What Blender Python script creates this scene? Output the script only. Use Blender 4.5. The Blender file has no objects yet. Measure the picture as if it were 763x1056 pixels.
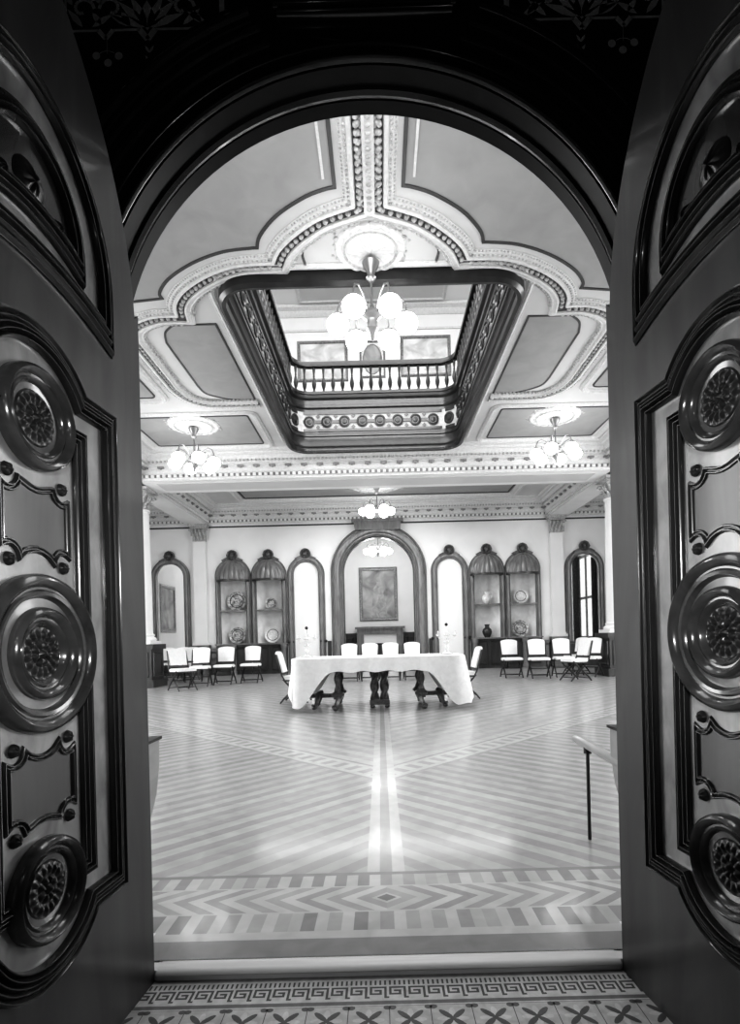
import bpy, bmesh, math, random
from math import sin, cos, pi, sqrt, atan2, radians, hypot
from mathutils import Vector, Matrix
from mathutils.geometry import tessellate_polygon
random.seed(7)
SC = bpy.context.scene
COL = SC.collection

# ---------------------------------------------------------------- materials
MATS = {}
def mat(name, col, rough=.5, metal=0.0, coat=0.0, vary=0.0, scale=(6, 6, 6), emit=0.0, bump=0.0, spec=.5,
        attr=False, trans=0.0, detail=4, bscale=None):
    if name in MATS: return MATS[name]
    m = bpy.data.materials.new(name); m.use_nodes = True
    nt = m.node_tree; b = nt.nodes['Principled BSDF']
    c = (col, col, col, 1)
    b.inputs['Base Color'].default_value = c
    b.inputs['Roughness'].default_value = rough
    b.inputs['Metallic'].default_value = metal
    b.inputs['Coat Weight'].default_value = coat
    b.inputs['Coat Roughness'].default_value = .08
    b.inputs['Specular IOR Level'].default_value = spec
    b.inputs['Transmission Weight'].default_value = trans
    if emit:
        b.inputs['Emission Color'].default_value = (1, 1, 1, 1)
        b.inputs['Emission Strength'].default_value = emit
    tc = nt.nodes.new('ShaderNodeTexCoord'); mp = nt.nodes.new('ShaderNodeMapping')
    mp.inputs['Scale'].default_value = scale
    nt.links.new(tc.outputs['Object'], mp.inputs['Vector'])
    nz = nt.nodes.new('ShaderNodeTexNoise'); nz.inputs['Scale'].default_value = 1.0
    nz.inputs['Detail'].default_value = detail; nz.inputs['Distortion'].default_value = .6
    nt.links.new(mp.outputs['Vector'], nz.inputs['Vector'])
    if vary or attr:
        rp = nt.nodes.new('ShaderNodeMapRange')
        rp.inputs['From Min'].default_value = .3; rp.inputs['From Max'].default_value = .7
        rp.inputs['To Min'].default_value = 1 - vary; rp.inputs['To Max'].default_value = 1 + vary
        nt.links.new(nz.outputs['Fac'], rp.inputs['Value'])
        mul = nt.nodes.new('ShaderNodeVectorMath'); mul.operation = 'SCALE'
        if attr:
            at = nt.nodes.new('ShaderNodeAttribute'); at.attribute_name = 'Col'
            nt.links.new(at.outputs['Color'], mul.inputs[0])
        else:
            mul.inputs[0].default_value = (col, col, col)
        nt.links.new(rp.outputs['Result'], mul.inputs['Scale'])
        nt.links.new(mul.outputs['Vector'], b.inputs['Base Color'])
    if bump:
        bp = nt.nodes.new('ShaderNodeBump'); bp.inputs['Strength'].default_value = bump
        bp.inputs['Distance'].default_value = .02
        n2 = nz
        if bscale:
            n2 = nt.nodes.new('ShaderNodeTexNoise'); n2.inputs['Scale'].default_value = bscale
            n2.inputs['Detail'].default_value = 3
            nt.links.new(tc.outputs['Object'], n2.inputs['Vector'])
        nt.links.new(n2.outputs['Fac'], bp.inputs['Height'])
        nt.links.new(bp.outputs['Normal'], b.inputs['Normal'])
    MATS[name] = m
    return m

WOOD   = mat('door walnut', .068, .34, coat=.3, vary=.35, scale=(9, 9, 1.6), bump=.04)
BURL   = mat('burl veneer', .36, .28, coat=.4, vary=.4, scale=(11, 11, 7), detail=7)
MOULD  = mat('polished dark moulding', .055, .22, coat=.6, vary=.25, scale=(12, 12, 3))
CARVE  = mat('carved blackened wood', .05, .4, coat=.3, vary=.3, scale=(40, 40, 40))
FRAMEW = mat('black polished arch wood', .012, .2, coat=.7, vary=.3, scale=(5, 5, 5))
SOFF = mat('black soffit wood', .012, .38, spec=.25, vary=.3)
SPAND  = mat('dark spandrel panel', .008, .5, vary=.3, scale=(5, 5, 5))
ORNA   = mat('dull painted ornament', .9, .6, vary=.2, scale=(30, 30, 30))
PLAST  = mat('white plaster wall', .82, .6, vary=.03, scale=(1.5, 1.5, 1.5))
CEIL   = mat('painted ceiling plaster', .62, .6, vary=.05, scale=(1.2, 1.2, 1.2), bump=.02)
CPAN   = mat('grey ceiling field', .36, .6, vary=.07, scale=(3, 3, 3), bump=.03)
CORN   = mat('plaster cornice', .68, .55, vary=.08, scale=(20, 20, 20), bump=.25, bscale=60)
RELIEF = mat('relief plaster', .5, .6, vary=.3, scale=(28, 28, 28), bump=.7, bscale=45)
LINE   = mat('dark painted line', .07, .5, vary=.1)
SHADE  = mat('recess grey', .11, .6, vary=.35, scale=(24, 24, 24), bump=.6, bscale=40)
MIDW   = mat('oak frame wood', .2, .25, coat=.5, vary=.25, scale=(10, 10, 2))
DARKW  = mat('dark wainscot wood', .045, .35, coat=.3, vary=.3, scale=(8, 8, 2))
WELLW  = mat('well fascia wood', .028, .35, coat=.3, vary=.3, scale=(6, 6, 6))
FRETL  = mat('pale fret ground', .5, .5, vary=.2, scale=(10, 10, 10))
PARQ   = mat('parquet', .5, .25, coat=.2, vary=.10, scale=(9, 9, 9), attr=True)
TILE   = mat('encaustic tile', .5, .4, vary=.16, scale=(30, 30, 30), attr=True)
SILL   = mat('pale sill oak', .8, .45, vary=.12, scale=(1.5, 30, 30))
GLOBE  = mat('lit glass globe', .95, .4, emit=4.5)
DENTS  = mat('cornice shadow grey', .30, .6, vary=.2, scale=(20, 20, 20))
CAPM   = mat('capital stone', .45, .6, vary=.35, scale=(30, 30, 30), bump=.6, bscale=40)
CRESTM = mat('crest wood', .1, .3, coat=.4, vary=.4, scale=(20, 20, 20))
MEDM   = mat('medallion ring wood', .12, .2, coat=.6, vary=.3, scale=(14, 14, 14))
BRASS  = mat('pewter metal', .32, .3, metal=.7, vary=.1)
CLOTH  = mat('white damask cloth', .86, .8, vary=.05, scale=(14, 14, 14), bump=.1)
PAD    = mat('white upholstery', .82, .75, vary=.04, scale=(20, 20, 20))
CHAIRW = mat('black chair frame', .04, .35, vary=.2)
TWISTM = mat('dark carved table wood', .11, .3, coat=.4, vary=.4, scale=(30, 30, 30))
MIRROR = mat('mirror glass', .86, .03, metal=1.0)
GLASSP = mat('pale mirror glass', .82, .16, coat=.8)  # white base colour stands in for the wall these mirrors reflect
NICHE  = mat('niche lining', .8, .5, vary=.08)
CRYST  = mat('cut crystal', .8, .1, spec=.9, vary=.2, scale=(60, 60, 60))
CERAM  = mat('patterned porcelain', .42, .25, vary=.75, scale=(16, 16, 16), detail=2)
CERAML = mat('pale porcelain', .72, .2, vary=.2, scale=(14, 14, 14), detail=2)
CERAMD = mat('dark glazed pottery', .05, .2, vary=.4, scale=(10, 10, 10))
PAINTG = mat('landscape canvas', .62, .6, vary=.35, scale=(2.2, 2.2, 3.2), detail=6)
PORTR  = mat('portrait canvas', .38, .6, vary=.55, scale=(1.6, 1.6, 1.6), detail=3)
GILT   = mat('grey gilt frame', .3, .35, metal=.4, vary=.4, scale=(25, 25, 25), bump=.4)
BLACK  = mat('black void', .01, .7)
DRAPE  = mat('dark drapery', .04, .8, vary=.5, scale=(20, 20, .5))
RAILW  = mat('pale rail wood', .42, .3, coat=.4, vary=.15, scale=(12, 3, 12))
IRON   = mat('dark iron', .03, .4, vary=.2)

# ---------------------------------------------------------------- mesh builder
class MB:
    def __init__(s): s.v = []; s.f = []; s.c = []; s.m = []; s.cur = 0
    def face(s, idx, c=None): s.f.append(tuple(idx)); s.c.append(c); s.m.append(s.cur)
    def pts(s, P):
        i = len(s.v); s.v += [tuple(p) for p in P]; return list(range(i, i + len(P)))
    def poly(s, P, c=None): s.face(s.pts(P), c)
    def box(s, x0, x1, y0, y1, z0, z1, f=None, c=None):
        P = [(x0,y0,z0),(x1,y0,z0),(x1,y1,z0),(x0,y1,z0),(x0,y0,z1),(x1,y0,z1),(x1,y1,z1),(x0,y1,z1)]
        if f: P = [f(*p) for p in P]
        i = s.pts(P)
        for q in ((0,3,2,1),(4,5,6,7),(0,1,5,4),(1,2,6,5),(2,3,7,6),(3,0,4,7)): s.face([i[k] for k in q], c)
    def grid(s, R, closed_u=False, closed_v=False, c=None):
        n = len(R); m = len(R[0]); I = [s.pts(r) for r in R]
        for a in range(n if closed_u else n - 1):
            for b in range(m if closed_v else m - 1):
                s.face((I[a][b], I[(a+1) % n][b], I[(a+1) % n][(b+1) % m], I[a][(b+1) % m]), c)
        return I
    def sweep(s, path, prof, f, closed=False, cap=True, pclosed=True):
        n = len(path); R = []
        for i in range(n):
            p = path[i]
            if closed: a = path[i-1]; b = path[(i+1) % n]
            else: a = path[max(i-1, 0)]; b = path[min(i+1, n-1)]
            d1 = (p[0]-a[0], p[1]-a[1]); d2 = (b[0]-p[0], b[1]-p[1])
            l1 = hypot(*d1); l2 = hypot(*d2)
            if l1 < 1e-9: d1, l1 = d2, l2
            if l2 < 1e-9: d2, l2 = d1, l1
            n1 = (-d1[1]/l1, d1[0]/l1); n2 = (-d2[1]/l2, d2[0]/l2)
            k = 1 + n1[0]*n2[0] + n1[1]*n2[1]
            k = max(k, .35); nn = ((n1[0]+n2[0])/k, (n1[1]+n2[1])/k)
            R.append([f(p[0]+nn[0]*o, p[1]+nn[1]*o, h) for o, h in prof])
        I = s.grid(R, closed_u=closed, closed_v=pclosed)
        if not closed and cap and pclosed:
            s.face(I[0]); s.face(I[-1][::-1])
    def tube(s, P, r, n=8, cap=True):
        P = [Vector(p) for p in P]; rr = r if isinstance(r, (list, tuple)) else [r]*len(P)
        R = []; up = None
        for i, p in enumerate(P):
            d = (P[min(i+1, len(P)-1)] - P[max(i-1, 0)])
            if d.length < 1e-9: d = Vector((0, 0, 1))
            d.normalize()
            if up is None:
                up = Vector((0, 0, 1)) if abs(d.z) < .9 else Vector((1, 0, 0))
            a = d.cross(up); 
            if a.length < 1e-6: a = d.orthogonal()
            a.normalize(); b = a.cross(d); b.normalize(); up = b
            R.append([p + a*rr[i]*cos(2*pi*k/n) + b*rr[i]*sin(2*pi*k/n) for k in range(n)])
        I = s.grid(R, closed_v=True)
        if cap: s.face(I[0]); s.face(I[-1][::-1])
    def lathe(s, prof, cx=0, cy=0, f=None, n=24, a0=0, a1=2*pi, rf=None):
        f = f or (lambda x, y, z: (x, y, z)); full = abs(a1 - a0 - 2*pi) < 1e-6
        R = []
        for k in range(n if full else n + 1):
            t = a0 + (a1 - a0)*k/n
            R.append([f(cx + r*(rf(t, z) if rf else 1)*cos(t), cy + r*(rf(t, z) if rf else 1)*sin(t), z) for r, z in prof])
        s.grid(R, closed_u=full)
    def height(s, cx, cy, R0, hf, f, nr=12, nt=64):
        c = s.pts([f(cx, cy, hf(0, 0))])[0]; prev = None
        for a in range(1, nr + 1):
            r = R0*a/nr
            cur = s.pts([f(cx + r*cos(2*pi*k/nt), cy + r*sin(2*pi*k/nt), hf(r/R0, 2*pi*k/nt)) for k in range(nt)])
            for k in range(nt):
                if prev is None: s.face((c, cur[k], cur[(k+1) % nt]))
                else: s.face((prev[k], cur[k], cur[(k+1) % nt], prev[(k+1) % nt]))
            prev = cur
    def sphere(s, c, r, n=16, m=10, sq=(1, 1, 1)):
        R = []
        for a in range(m + 1):
            t = pi*a/m; t = min(max(t, .001), pi - .001)
            R.append([(c[0] + r*sq[0]*sin(t)*cos(2*pi*k/n), c[1] + r*sq[1]*sin(t)*sin(2*pi*k/n), c[2] + r*sq[2]*cos(t)) for k in range(n)])
        s.grid(R, closed_v=True)
    def slab(s, outer, holes, f, h0, h1, sides=True):
        loops = [outer] + holes
        flat = [p for L in loops for p in L]
        tris = tessellate_polygon([[Vector((p[0], p[1], 0)) for p in L] for L in loops])
        A = s.pts([f(p[0], p[1], h0) for p in flat]); B = s.pts([f(p[0], p[1], h1) for p in flat])
        for t in tris:
            s.face([A[k] for k in t]); s.face([B[k] for k in reversed(t)])
        if sides:
            o = 0
            for L in loops:
                n = len(L)
                for k in range(n):
                    a = o + k; b = o + (k+1) % n
                    s.face((A[a], A[b], B[b], B[a]))
                o += n
    def build(s, name, mt, parent=None, world=False, smooth=True, merge=True, angle=38):
        me = bpy.data.meshes.new(name)
        off = parent.location if (parent is not None and world) else Vector((0, 0, 0))
        V = [(v[0]-off[0], v[1]-off[1], v[2]-off[2]) for v in s.v]
        me.from_pydata(V, [], s.f)
        if any(c is not None for c in s.c):
            at = me.color_attributes.new('Col', 'FLOAT_COLOR', 'CORNER')
            k = 0
            for p, c in zip(me.polygons, s.c):
                c = .5 if c is None else c
                for _ in range(p.loop_total):
                    at.data[k].color = (c, c, c, 1); k += 1
        mts = mt if isinstance(mt, (list, tuple)) else [mt]
        for q in mts: me.materials.append(q)
        if len(mts) > 1:
            for p, mi in zip(me.polygons, s.m): p.material_index = mi
        bm = bmesh.new(); bm.from_mesh(me)
        if merge: bmesh.ops.remove_doubles(bm, verts=bm.verts, dist=1e-5)
        bmesh.ops.recalc_face_normals(bm, faces=bm.faces)
        bm.to_mesh(me); bm.free()
        if smooth:
            for p in me.polygons: p.use_smooth = True
            me.set_sharp_from_angle(angle=radians(angle))
        o = bpy.data.objects.new(name, me); COL.objects.link(o)
        if parent is not None: o.parent = parent
        return o

def tag(o, label=None, cat=None, group=None, kind=None):
    if label: o['label'] = label
    if cat: o['category'] = cat
    if group: o['group'] = group
    if kind: o['kind'] = kind
    return o
def empty(name, loc=(0, 0, 0), rz=0, **k):
    o = bpy.data.objects.new(name, None); COL.objects.link(o)
    o.location = loc; o.rotation_euler = (0, 0, rz); o.empty_display_size = .1
    tag(o, **k); return o
def copy_tree(o, parent=None):
    c = o.copy(); COL.objects.link(c)
    if parent is not None: c.parent = parent
    for ch in list(o.children): copy_tree(ch, c)
    return c
def arc(cx, cy, r, a0, a1, n=16, rx=None):
    return [(cx + r*cos(radians(a0 + (a1-a0)*k/n)), cy + (rx or r)*sin(radians(a0 + (a1-a0)*k/n))) for k in range(n + 1)]
def rrect(x0, x1, y0, y1, r, n=8):
    return (arc(x1-r, y1-r, r, 0, 90, n) + arc(x0+r, y1-r, r, 90, 180, n) + arc(x0+r, y0+r, r, 180, 270, n) + arc(x1-r, y0+r, r, 270, 360, n))
def archpath(cx, hw, z0, zs, n=24):      # left foot, up, over, down
    return [(cx-hw, z0)] + arc(cx, zs, hw, 180, 0, n) + [(cx+hw, z0)]
def wallmap(y0): return lambda a, b, h: (a, y0 - h, b)
def ceilmap(z0): return lambda a, b, h: (a, b, z0 - h)
def mir(P): return [(-x, y) for x, y in P]
def bead(w, h):    # rich moulding profile of width w and relief h
    return [(-w*.5, -.002), (-w*.5, h*.35), (-w*.42, h*.5), (-w*.34, h*.38), (-w*.22, h*.62), (-w*.1, h*.97), (0, h), (w*.08, h*.9),
            (w*.14, h*.62), (w*.2, h*.6), (w*.27, h*.72), (w*.33, h*.6), (w*.37, h*.28), (w*.44, h*.34), (w*.5, h*.2), (w*.5, -.002)]

def reeds(w, h, n=4):
    P = [(-w/2, -.002), (-w/2, h*.3)]
    amps = [.75, 1.0, .7, .45, .6][:n]
    for i in range(n):
        a = -w/2 + w*i/n; b = a + w/n*.80
        base = h*.28
        for k in range(6):
            t = k/5; P.append((a + (b-a)*t, base + h*amps[i]*.85*sin(pi*t)**.8 if 0 < t < 1 else base))
        P.append((b + w/n*.1, h*.18))
    P += [(w/2, h*.2), (w/2, -.002)]
    return P

CAMH = 1.05
RY = 17.5      # back wall
CZ = 5.4       # ceiling
BZ = 4.83      # beam bottom
# ---------------------------------------------------------------- camera
cd = bpy.data.cameras.new('camera'); cam = bpy.data.objects.new('camera', cd); COL.objects.link(cam)
cd.sensor_fit = 'HORIZONTAL'; cd.sensor_width = 36; cd.lens = 36*560/763
roll = radians(1.45)
cam.rotation_mode = 'QUATERNION'
cam.location = (0, 0, CAMH)
R = Matrix.Rotation(radians(90), 3, 'X') @ Matrix.Rotation(-roll, 3, 'Z')
cam.rotation_quaternion = R.to_quaternion()
# principal point at pixel (392, 658) in the frame
cd.shift_x = (381.5 - 392)/763; cd.shift_y = (658 - 528)/763
cd.clip_start = .05; cd.clip_end = 100
SC.camera = cam

# ---------------------------------------------------------------- floors
def clip(poly, a, b, c):        # keep a*x+b*y<=c
    out = []
    for i in range(len(poly)):
        p = poly[i]; q = poly[(i+1) % len(poly)]
        dp = a*p[0]+b*p[1]-c; dq = a*q[0]+b*q[1]-c
        if dp <= 0: out.append(p)
        if (dp < 0 < dq) or (dq < 0 < dp):
            t = dp/(dp-dq); out.append((p[0]+(q[0]-p[0])*t, p[1]+(q[1]-p[1])*t))
    return out
fl = MB()
def fpoly(P, c):
    if len(P) >= 3: fl.poly([(x, y, 0) for x, y in P], c)
def frect(x0, x1, y0, y1, c): fpoly([(x0,y0),(x1,y0),(x1,y1),(x0,y1)], c)
L1, L2, DK, MD = .54, .48, .22, .36
XW = 8.6
frect(-XW, XW, 1.79, 1.80, .2)
frect(-XW, XW, 1.80, 1.909, .27)
frect(-XW, XW, 1.909, 1.958, L1)
def block_row(y0, y1, per, w):
    n = int(4.5/per)
    x = -XW
    frect(-XW, -(n+.0)*per - w/2, y0, y1, L2); frect((n)*per + w/2, XW, y0, y1, L2)
    for k in range(-n, n+1):
        xc = k*per
        c = random.choice([.28, .32, .36, .42])
        frect(xc-w/2, xc+w/2, y0, y1, c)
        if k < n: frect(xc+w/2, xc+per-w/2, y0, y1, random.choice([.48, .52, .56]))
block_row(1.958, 2.088, .097, .052)
frect(-XW, XW, 2.088, 2.098, L1)
# chevrons, pointing outwards from a central diamond
y0, ym, y1 = 2.098, 2.1975, 2.297
for sg in (-1, 1):
    k = 0; w = .062; sl = .14
    for k in range(0, 70):
        c = (.33 + .09*random.random()) if k % 2 == 1 else (.5 + .08*random.random())
        a = k*w; b = a + w
        P = [(a-sl, y0), (b-sl, y0), (b, ym), (b-sl, y1), (a-sl, y1), (a, ym)]
        lo = [(sg*x, y) for x, y in ((a-sl, y0), (b-sl, y0), (b, ym), (a, ym))]
        hi = [(sg*x, y) for x, y in ((a, ym), (b, ym), (b-sl, y1), (a-sl, y1))]
        for q in (lo, hi):
            q = clip(q, -sg, 0, 0)
            fpoly(q, c)
    frect(min(sg*(70*w-sl), sg*XW), max(sg*(70*w-sl), sg*XW), y0, y1, .42)
fl2 = MB()
fl2.poly([(-.04, ym, .0006), (0, ym-.03, .0006), (.04, ym, .0006), (0, ym+.03, .0006)], .2)
frect(-XW, XW, 2.297, 2.307, L1)
block_row(2.307, 2.412, .098, .05)
frect(-XW, XW, 2.412, 2.44, .27)
# main field: 45 degree boards, central strip, V-shaped border band, crossed boards beyond
YA = 2.44; AP = 3.95; HS = .085; BW = .45
for sg in (-1, 1):
    def reg(P, kind):
        P = clip(P, -sg, 0, -HS) ; P = clip(P, 0, -1, -YA); P = clip(P, 0, 1, RY+4.5); P = clip(P, sg, 0, XW)
        if kind == 'A': P = clip(P, -sg, 1, AP)
        if kind == 'B': P = clip(P, sg, -1, -(AP+BW))
        if kind == 'M': P = clip(clip(P, sg, -1, -AP), -sg, 1, AP+BW)
        return P
    w = .105     # measured along (x or y)
    k = 0
    for k in range(0, 260):
        s0 = YA - 1 + k*w; s1 = s0 + w      # x*sg + y = s   boards run (sg,-1)
        big = 30
        P = [(sg*(-big), s0+big), (sg*big, s0-big), (sg*big, s1-big), (sg*(-big), s1+big)]
        c = (.34 + .05*random.random()) if k % 2 else (.43 + .06*random.random())
        fpoly(reg(P, 'A'), c)
    for k in range(0, 160):
        s0 = AP + BW + k*w*1.3; s1 = s0 + w*1.3     # y - sg x = s : boards parallel to the V
        P = [(sg*(-big), s0-big), (sg*big, s0+big), (sg*big, s1+big), (sg*(-big), s1-big)]
        c = (.42 + .03*random.random()) if k % 2 else (.47 + .04*random.random())
        fpoly(reg(P, 'B'), c)
    # band: dark edge lines plus small blocks
    for (a, b, c) in ((0, .05, .38), (.05, .12, L1), (.33, .40, L1), (.40, BW, .38)):
        P = [(sg*(-big), AP+a-big), (sg*big, AP+a+big), (sg*big, AP+b+big), (sg*(-big), AP+b-big)]
        fpoly(reg(P, 'M'), c)
    for k in range(0, 90):
        s0 = AP + k*.22
        for (q0, q1, c) in ((0, .11, .4), (.11, .22, .55)):
            P = [(sg*(-big), s0+q0+big), (sg*big, s0+q0-big), (sg*big, s0+q1-big), (sg*(-big), s0+q1+big)]
            P = clip(P, sg, -1, -(AP+.12)); P = clip(P, -sg, 1, AP+.33)
            fpoly(reg(P, 'M'), c)
for (a, b, c) in ((-HS, -.028, .55), (-.028, .028, .36), (.028, HS, .55)):
    frect(a, b, YA, RY+4.5, c)
floor = fl.build('floor', PARQ, merge=False, smooth=False); tag(floor, 'glossy inlaid parquet floor', kind='structure')
d = fl2.build('trim_20', PARQ, smooth=False); tag(d, kind='structure')
# make floor a solid: a thin sub-slab
m = MB(); m.box(-XW, XW, 1.8, RY+4.5, -.2, -.01); tag(m.build('trim_21', DARKW), kind='structure')

# door sill
m = MB()
m.sweep([(-.745, 0), (.745, 0)], [(1.795, -.045), (1.795, .001), (1.752, .001), (1.744, -.001), (1.737, -.006), (1.735, -.012), (1.738, -.016), (1.742, -.018), (1.742, -.045)],
        lambda a, b, h: (a, b, h))
s = m.build('trim_1', SILL); tag(s, 'pale wooden door sill', kind='structure')
m = MB(); m.box(-1.0, -.745, 1.745, 1.797, -.06, .0); m.box(.745, 1.0, 1.745, 1.797, -.06, .0); m.box(-1.6, -.84, 1.797, 1.97, -.06, .0005); m.box(.84, 1.6, 1.797, 1.97, -.06, .0005); m.box(-.756,.756,1.79,1.8,-.06,0.0)
tag(m.build('trim_2', SILL), kind='structure')

# vestibule tile floor
ZT = -.032
tl = MB()
def trect(x0, x1, y0, y1, c, z=ZT): tl.poly([(x0,y0,z),(x1,y0,z),(x1,y1,z),(x0,y1,z)], c)
TX = 1.6; LT, DT = .55, .07
trect(-TX, TX, 1.724, 1.77, .3)
KEY = ["#######.", "#.....#.", "#.###.#.", "#...#.#.", "#####.#.", "......#.", "......##"]
def tilerows(yt):     # yt = far edge; rows come towards the camera
    trect(-TX, TX, yt-.008, yt, LT)
    n = int(TX/.015)
    for k in range(-n, n):            # ticks
        x = k*.015
        trect(x, x+.006, yt-.03, yt-.008, DT); trect(x+.006, x+.015, yt-.03, yt-.008, LT)
    trect(-TX, TX, yt-.038, yt-.03, LT)
    u = .0593/8; hh = .054/7; n = int(TX/.0593)
    for k in range(-n, n+1):
        for r, row in enumerate(KEY):
            c0 = 0
            while c0 < 8:
                c1 = c0
                while c1 < 8 and row[c1] == row[c0]: c1 += 1
                x0 = k*.0593 + c0*u; x1 = k*.0593 + c1*u
                trect(x0, x1, yt-.038-(r+1)*hh, yt-.038-r*hh, DT if row[c0] == '#' else LT); c0 = c1
    y = yt-.038-.054
    trect(-TX, TX, y-.012, y, LT); trect(-TX, TX, y-.028, y-.012, .16); trect(-TX, TX, y-.034, y-.028, LT)
    return y-.034
yy = tilerows(1.724)
def petal(cx, cy, ang, l, w, c, z):
    P = []
    for k in range(12):
        t = 2*pi*k/12; a = l*cos(t)*.5; b = w*sin(t)*.5
        P.append((cx + cos(ang)*(a+l*.5) - sin(ang)*b, cy + sin(ang)*(a+l*.5) + cos(ang)*b, z))
    tl.poly(P, c)
nrow = 0
while yy > -1.6:
    h = .12
    for k in range(-13, 14):
        x0 = k*.12; 
        trect(x0+.0012, x0+.1188, yy-h+.0012, yy-.0012, .5)
        cx = x0+.06; cy = yy-h/2
        for j in range(8):
            petal(cx, cy, j*pi/4, .052 if j % 2 else .046, .018, .1 if j % 2 else .6, ZT+.0004+.0001*(j % 2))
        for (ax, ay) in ((x0+.008, yy-.008), (x0+.112, yy-.008), (x0+.008, yy-h+.008), (x0+.112, yy-h+.008)):
            petal(ax-.01, ay, 0, .022, .018, .12, ZT+.0004)
    trect(-TX, TX, yy-h, yy, .09, ZT-.0008)
    yy -= h; nrow += 1
vf = tl.build('floor_vestibule', TILE, smooth=False, merge=False); tag(vf, 'encaustic tile floor with Greek key border', kind='structure')
m = MB(); m.box(-1.6, 1.6, -1.6, 1.77, -.2, ZT-.003); tag(m.build('trim_22', DARKW), kind='structure')

# vestibule shell
m = MB(); m.box(-1.66, -1.6, -1.6, 1.8, -.2, 3.8); tag(m.build('wall_vestibule_left', FRAMEW), kind='structure')
m = MB(); m.box(1.6, 1.66, -1.6, 1.8, -.2, 3.8); tag(m.build('wall_vestibule_right', FRAMEW), kind='structure')
m = MB(); m.box(-1.66, 1.66, -1.6, 1.97, 3.74, 3.8); tag(m.build('ceiling_vestibule', FRAMEW), kind='structure')
m = MB(); m.box(-1.66, 1.66, -1.66, -1.6, -.2, 3.8); tag(m.build('wall_vestibule_back', DARKW), kind='structure')

# ---------------------------------------------------------------- front wall and arch frame
AR, AZ = .90, 2.05
hole = [(-AR, -.05)] + [(AR, -.05)] + arc(0, AZ, AR, 0, 180, 40)
m = MB(); m.slab([(-1.6, -.05), (1.6, -.05), (1.6, 3.74), (-1.6, 3.74)], [], wallmap(0), 0, 0, sides=False) if False else None
def notch(xw, zt):     # wall polygon with the arch cut out of its foot
    return [(-xw, -.05), (-AR, -.05)] + arc(0, AZ, AR, 180, 0, 48) + [(AR, -.05), (xw, -.05), (xw, zt), (-xw, zt)]
m.slab(notch(1.6, 3.74), [], lambda a, b, h: (a, h, b), 1.80, 1.97)
frame = m.build('trim_3', SOFF); tag(frame, 'dark polished wood arched door surround', kind='structure')
AR = .96
m = MB(); m.slab(notch(XW, CZ), [], lambda a, b, h: (a, h, b), 1.972, 2.02)
tag(m.build('wall_front', PLAST), kind='structure')
AR = .90
# concentric mouldings on the face
FW = wallmap(1.80)
def arcpath(r, a0, a1, n=40): return arc(0, AZ, r, a0, a1, n)
m = MB()
pr = [(-.5, 0), (-.5, .6), (-.35, .9), (-.1, 1), (.15, .8), (.3, .45), (.45, .4), (.5, 0)]
def P(w, h): return [(o*w, q*h) for o, q in pr]
full = [(-.925, -.04)] + arcpath(.925, 180, 0, 56) + [(.925, -.04)]
m.sweep(full, [(-.02,0),(-.02,.012),(-.014,.022),(-.006,.02),(-.003,.006),(.008,.005),(.010,.014),(.016,.016),(.02,.01),(.02,0)], FW)
fa = [(-.965, -.04)] + arcpath(.965, 180, 0, 56) + [(.965, -.04)]
m.sweep(fa, P(.03, .018), FW)
m.build('arch_moulding', FRAMEW, frame)
for sg in (1, -1):
    m = MB()
    for r, w, h in ((1.01, .028, .03), (1.055, .03, .04), (1.105, .036, .055), (1.15, .02, .03)):
        p = arcpath(r, 72 - (r-1.0)*18, 8, 30)
        m.sweep([(sg*x, z) for x, z in p], P(w, h), FW)
    m.build('arch_moulding', FRAMEW, frame)
# keystone block with horizontal reeding
m = MB()
def kmap(a, b, h): return (a, 1.80 - h, b)
z0, z1 = AZ+.975, AZ+1.35
m.slab([(-.27, z0), (.27, z0), (.40, z1), (-.40, z1)], [], kmap, .0, .045)
for z, h in ((3.055, .03), (3.09, .02), (3.12, .03), (3.165, .045), (3.21, .03), (3.27, .03)):
    hw = .27 + (z - z0)*.36
    m.sweep([(-hw, z), (hw, z)], [(-.010, .04), (-.010, .045+h*.6), (-.007, .052+h*.6), (0, .056+h*.6), (.007, .052+h*.6), (.010, .045+h*.6), (.010, .04)], kmap)
m.build('keystone', FRAMEW, frame)
# soffit bands
m = MB()
p = [(-AR, -.04)] + arcpath(AR, 180, 0, 56) + [(AR, -.04)]
m.sweep(p, [(0.002, 1.865), (-.010, 1.87), (-.016, 1.885), (-.010, 1.90), (0.002, 1.905)], lambda a, b, h: (a, h, b), pclosed=True)
m.build('soffit_bead', FRAMEW, frame)
m = MB()
m.sweep(p, [(.002, 1.915), (-.003, 1.915), (-.003, 1.968), (.002, 1.968)], lambda a, b, h: (a, h, b))
m.build('soffit_band', SOFF, frame)
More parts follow.
